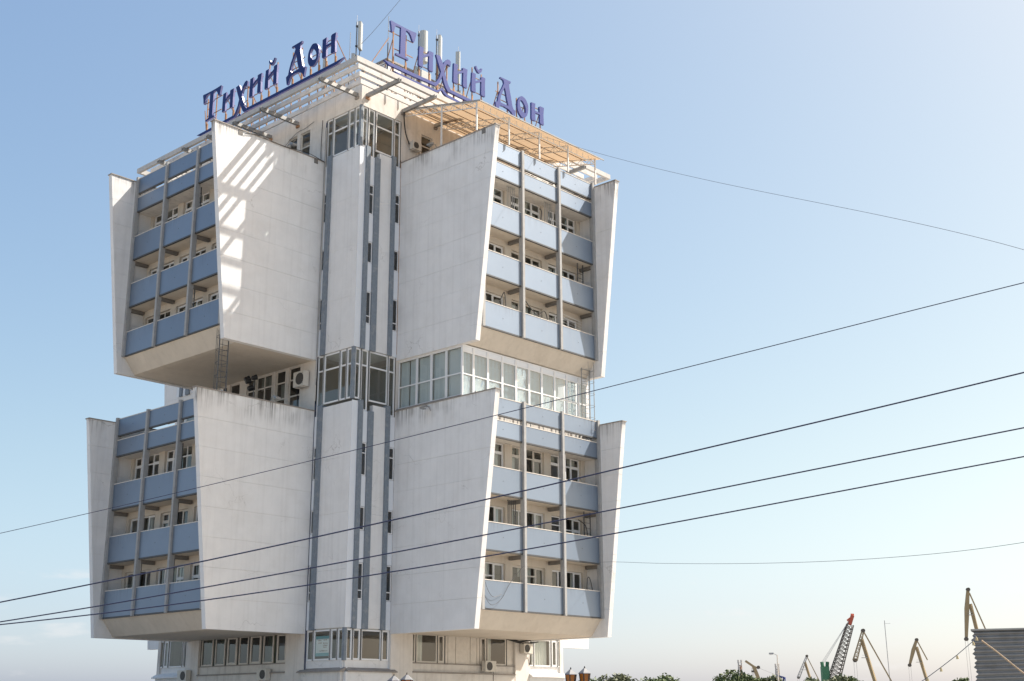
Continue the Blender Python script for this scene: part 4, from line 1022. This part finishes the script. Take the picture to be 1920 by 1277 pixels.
# lattice boom crane with a red tip
T = crane_T(515)
o = thing('harbour_crane', T(120, 0, 0), 'lattice boom crane with a red tip and a green tower', 'crane', 'harbour cranes')
m = MB(T); lattice(m, (124.0, 0, 11.0), (133.2, 0, zz(12.85)), 4.2, 16, 0.22); m.build('boom', 'crane_dark', o)
m = MB(T); m.bar((133.0, 0, zz(12.8)), (134.4, 0, zz(14.0)), 1.3, 1.2).bar((132.4, 0, zz(13.3)), (133.6, 0, zz(13.6)), 1.2).bar((134.0, -0.5, zz(14.0)), (133.9, -0.5, zz(14.25)), 0.5).bar((134.8, 0.5, zz(14.0)), (134.9, 0.5, zz(14.25)), 0.5); m.build('boom_tip', 'crane_red', o)
MB(T).box((120.6, -1.5, 0), (123.4, 1.5, zz(7.5))).build('tower', 'crane_green', o)
MB(T).bar((121.2, 0, zz(7.4)), (121.0, 0, zz(8.1)), 1.0).build('tower_horn', 'crane_green', o)
MB(T).bar((122.9, 0, zz(7.4)), (123.2, 0, zz(8.1)), 1.0).build('tower_horn', 'crane_green', o)
for a in (-0.7, 0.0, 0.7): MB(T).bar((121.4+a, a, zz(8.0)), (133.0+a*0.3, a, zz(13.4)), 0.10).build('stay_rope', 'crane_grey', o)
MB(T).box((119.5, -3, 0), (126.5, 3, 7.0)).build('machine_house', 'crane_green', o)
# squat ochre crane and lattice masts further left
T = crane_T(690)
o = thing('harbour_crane', T(131, 0, 0), 'squat ochre crane with a drooping hook above the left trees', 'crane', 'harbour cranes')
MB(T).bar((131.5, 0, 10), (126.2, 0, zz(9.5)), 2.0, 1.6).build('boom', 'yellow', o)
MB(T).bar((126.6, 0, zz(9.4)), (122.0, 0, zz(10.46)), 1.5, 1.0).build('fly_jib', 'yellow', o)
MB(T).bar((126.4, 0, zz(9.3)), (128.6, 0, zz(9.37)), 0.9).build('counter_arm', 'yellow', o)
MB(T).tube([(128.6, -0.6, zz(9.37)), (128.6, 0.6, zz(9.37))], 0.9, n=10).build('sheave', 'crane_dark', o)
for a in (-0.4, 0.4): MB(T).bar((125.6+a, 0, zz(9.3)), (125.6+a, 0, zz(7.7)), 0.12).build('hoist_rope', 'crane_dark', o)
MB(T).box((124.9, -0.6, zz(8.55)), (126.3, 0.6, zz(8.85))).build('hook_block', 'crane_dark', o)
MB(T).bar((128.6, 0, zz(9.3)), (139.0, 0, zz(7.9)), 0.1).build('stay_rope', 'crane_grey', o)
MB(T).box((128, -3, 0), (136, 3, 10.5)).build('machine_house', 'crane_grey', o)
for dep, a0, zt, lab in ((780, 134.6, 11.82, 'pale lattice mast behind the left trees'), (780, 156.6, 11.05, 'pale lattice mast behind the street lamp')):
    T = crane_T(dep)
    o = thing('lattice_mast', T(a0, 0, 0), lab, 'mast', 'port lattice masts')
    m = MB(T); lattice(m, (a0, 0, 0), (a0, 0, zz(zt)-2), 3.2, 9, 0.28); m.build('lattice', 'crane_grey', o)
    MB(T).bar((a0-0.9, 0, zz(zt)-2), (a0-0.9, 0, zz(zt)), 0.8).bar((a0+0.9, 0, zz(zt)-2), (a0+0.9, 0, zz(zt)), 0.8).build('head', 'crane_grey', o)
    MB(T).bar((a0+0.3, 0.3, 1), (a0+0.4, 0.3, zz(zt)-3), 0.9).build('ladder_leg', 'rust', o)
T = crane_T(540)
o = thing('radio_mast', T(154.2, 0, 0), 'thin grey mast with a side arm between the cranes', 'mast')
MB(T).tube([(154.3, 0, 0), (154.0, 0, zz(13.92))], 0.14, n=5).build('pole', 'crane_grey', o)
MB(T).bar((154.0, 0, zz(13.5)), (156.4, 0, zz(13.52)), 0.10).build('side_arm', 'crane_grey', o)
T = crane_T(150)
o = thing('loader_arm', T(30.9, 0, 0), 'dark blue folding loader arm behind the street lamp', 'loader')
MB(T).bar((29.95, 0, 5.81), (30.85, 0, 5.56), 0.16).build('jib', 'letter_edge', o)
MB(T).bar((30.85, 0, 5.6), (30.7, 0, 3.0), 0.22).build('column', 'letter_edge', o)
MB(T).box((30.3, -0.5, 0), (31.3, 0.5, 3.0)).build('base', 'letter_edge', o)
T = crane_T(120)
o = thing('street_lamp', T(24.12, 0, 0), 'single-arm concrete street lamp before the port cranes', 'street lamp')
MB(T).tube([(24.08, 0, 0), (24.15, 0, 6.8)], 0.10, n=8, r1=0.05).build('pole', 'pvc_old', o)
MB(T).tube([(24.15, 0, 6.75), (23.95, 0, 6.88), (23.75, 0, 6.92)], 0.03).build('arm', 'post', o)
MB(T).prism_u([(-0.12, 6.86), (0.12, 6.86), (0.08, 7.0), (-0.08, 7.0)], 23.42, 23.82).build('lamp_head', 'steel_grey', o)
MB(T).prism_u([(-0.09, 6.80), (0.09, 6.80), (0.11, 6.855), (-0.11, 6.855)], 23.48, 23.72).build('lens', 'pvc', o)

# corrugated hut at the right
T = crane_T(42)
o = thing('corrugated_hut', T(17.5, 2, 0), 'dark grey corrugated steel hut at the right edge', 'hut')
rows = 30; H = 4.24
prof = []
N = rows*6
for k in range(N+1):
    z = H*k/N; prof.append((0.035*math.sin(2*math.pi*k/6), z))
m = MB(T)
L0, R0 = 14.77, 20.5
left = [m.pt(L0+0.02*math.sin(2*math.pi*k/6)+0.03*math.sin(k*0.37), -d, z) for k, (d, z) in enumerate(prof)]
right = [m.pt(R0, -d+1.0, z+0.16) for d, z in prof]
for k in range(N): m.f.append([left[k], right[k], right[k+1], left[k+1]])
sd = [m.pt(L0+2.2, 4.0, z) for d, z in prof]
for k in range(N): m.f.append([left[k], left[k+1], sd[k+1], sd[k]])
m.build('corrugated_wall', 'hut', o)
MB(T).quad((L0-0.03, -0.08, H+0.02), (R0, 0.92, H+0.18), (R0, 5.0, H+0.18), (L0+2.2, 4.0, H+0.02)).build('roof_sheet', 'hut', o)
MB(T).bar((L0-0.05, -0.06, H+0.0), (R0, 0.92, H+0.17), 0.05).build('top_rail', 'steel_grey', o)
T41 = crane_T(41)
o = tag(MB(T41).tube([(14.9, 0.6, 3.89), (15.35, 0.55, 3.52), (15.95, 0.5, 2.98), (16.9, 0.4, 2.2)], 0.025).build('wooden_pole', 'wood', None, origin=T41(15.4, 0.5, 3.0)), 'thin pale pole leaning against the corrugated hut', 'pole')
T = crane_T(44)
o = thing('festoon_light', T(14.5, -2.6, 3.4), 'string of bulbs hanging towards the corrugated hut', 'string lights')
pts = [(12.6, -2.6, 2.5), (13.0, -2.6, 2.75), (13.45, -2.6, 3.05), (14.0, -2.6, 3.43), (14.55, -2.6, 3.85), (14.7, -2.5, 4.0), (14.8, -2.1, 4.06)]
MB(T).tube(pts, 0.012, n=5).build('cord', 'cable_thin', o)
for p in pts[1:6]: MB(T).tube([(p[0], p[1], p[2]), (p[0]+0.01, p[1], p[2]-0.05), (p[0]+0.015, p[1], p[2]-0.12)], 0.02, n=8, r1=0.045).build('bulb', 'bulb', o)

# lanterns on low posts in front of the tower
def lantern(o, T, a, b, z):
    # z = finial height
    r0 = 0.19
    ring = lambda m, r, zz_: [m.pt(a+r*math.cos(k*math.pi/3+0.3), b+r*math.sin(k*math.pi/3+0.3), zz_) for k in range(6)]
    m = MB(T); t = ring(m, 0.03, z-0.06); u = ring(m, r0, z-0.19); v = ring(m, r0+0.01, z-0.21)
    for k in range(6): m.f.append([t[k], t[(k+1) % 6], u[(k+1) % 6], u[k]]); m.f.append([u[k], u[(k+1) % 6], v[(k+1) % 6], v[k]])
    m.f.append(t); rf = m.build('lantern_roof', 'lantern_roof', o)
    MB(T).tube([(a, b, z-0.08), (a, b, z-0.05), (a, b, z-0.03), (a, b, z)], 0.03, n=8, r1=0.012).build('finial', 'black', rf)
    m = MB(T); t = ring(m, r0*0.86, z-0.205); u = ring(m, r0*0.52, z-0.62)
    for k in range(6): m.f.append([t[k], t[(k+1) % 6], u[(k+1) % 6], u[k]])
    gl = m.build('lantern_glass', 'amber', o)
    m = MB(T)
    for k in range(6):
        c, s = math.cos(k*math.pi/3+0.3), math.sin(k*math.pi/3+0.3)
        m.bar((a+r0*0.88*c, b+r0*0.88*s, z-0.205), (a+r0*0.54*c, b+r0*0.54*s, z-0.62), 0.022)
    m.tube([(a, b, z-0.62), (a, b, z-0.66)], r0*0.58, n=6); m.build('lantern_frame', 'black', o)
for lat0, lat1, z0, z1, lab in ((-3.44, -3.07, 2.83, 2.86, 'twin amber lantern post below the corner window'), (1.66, 2.06, 2.99, 3.02, 'twin amber lantern post in front of the far right ground windows')):
    T = crane_T(38)
    c = (lat0+lat1)/2
    o = thing('lantern_post', T(c, 0, 0), lab, 'lantern', 'twin lantern posts')
    lantern(o, T, lat0, 0.0, z0); lantern(o, T, lat1, 0.0, z1)
    MB(T).tube([(c, 0, 0), (c, 0, 0.4), (c, 0, 0.45), (c, 0, 2.0)], 0.09, n=8, r1=0.04).build('pole', 'black', o)
    MB(T).tube([(lat0, 0, z0-0.66), (lat0+0.02, 0, z0-0.85), (c, 0, z0-0.95), (lat1-0.02, 0, z1-0.85), (lat1, 0, z1-0.66)], 0.025).build('arm', 'black', o)

# trees
def tree(lat, top, wid, dep, label, m, seed):
    rnd = random.Random(seed)
    T = crane_T(dep)
    base = T(lat, 0, 0)
    o = thing('tree', base, label, 'tree', 'trees beyond the tower')
    tr = MB(T)
    tr.tube([(lat, 0, 0), (lat+0.1, 0, top*0.3), (lat-0.05, 0.1, top*0.62)], 0.22, n=7, r1=0.10)
    cl = []
    for k in range(9):
        a = k*2.4; rr = wid*0.5*rnd.uniform(0.25, 0.8)
        e = (lat+rr*math.cos(a), rr*math.sin(a), top*rnd.uniform(0.52, 0.9))
        tr.tube([(lat, 0, top*0.35), ((lat+e[0])/2, e[1]/2, top*0.55), e], 0.07, n=5, r1=0.02); cl.append(e)
    tr.build('trunk', 'bark', o)
    mb = MB()
    n = 4200
    for k in range(46):
        a = rnd.uniform(0, 6.28); rr = math.sqrt(rnd.random())*0.5*wid
        hgt = 1-(rr/(0.5*wid))**2*0.55
        cl.append((lat+rr*math.cos(a), rr*math.sin(a), top*(0.42+0.54*hgt*rnd.uniform(0.55, 1.0))))
    for k in range(n):
        c = rnd.choice(cl); s = wid*0.13
        p = Vector(T(c[0]+rnd.gauss(0, s*0.6), c[1]+rnd.gauss(0, s*0.6), min(top, c[2]+rnd.gauss(0, s*0.42))))
        q = Vector((rnd.gauss(0, 1), rnd.gauss(0, 1), rnd.gauss(0, 1))).normalized(); r2 = q.cross(Vector((rnd.gauss(0, 1), rnd.gauss(0, 1), rnd.gauss(0, 1)))).normalized()
        L = rnd.uniform(0.14, 0.27); i = len(mb.v)
        mb.v += [tuple(p-q*L), tuple(p+r2*L*0.5), tuple(p+q*L), tuple(p-r2*L*0.5)]; mb.f.append([i, i+1, i+2, i+3])
    mb.build('crown', m, o)
KT = 1.364
for i, (lat, top, wid, m, lab) in enumerate((
    (6.2, 4.55, 2.6, 'leaf', 'low tree just right of the lantern post'),
    (8.6, 4.98, 3.0, 'leaf2', 'grey-green rounded tree right of the tower'),
    (12.2, 5.02, 3.1, 'leaf', 'broad green tree standing alone right of the tower'),
    (18.3, 5.14, 3.3, 'leaf', 'largest green tree left of the street lamp'),
    (20.0, 4.75, 2.0, 'leaf', 'small green tree under the squat ochre crane'),
    (21.6, 4.78, 1.9, 'leaf2', 'small leafy tree touching the street lamp'),
    (24.8, 4.58, 1.7, 'leaf2', 'pale low tree under the small lattice-nosed crane'),
    (27.0, 4.90, 2.7, 'leaf2', 'leafy tree at the foot of the red-tipped crane'),
    (28.4, 4.6, 1.6, 'leaf', 'small tree right of the red-tipped crane foot'),
    (37.4, 4.58, 1.6, 'leaf', 'small dark tree left of the corrugated hut'))):
    tree(lat*KT, 1.7+(top-1.7)*KT, wid*KT*1.15, 150, lab, MT[m], 100+i)
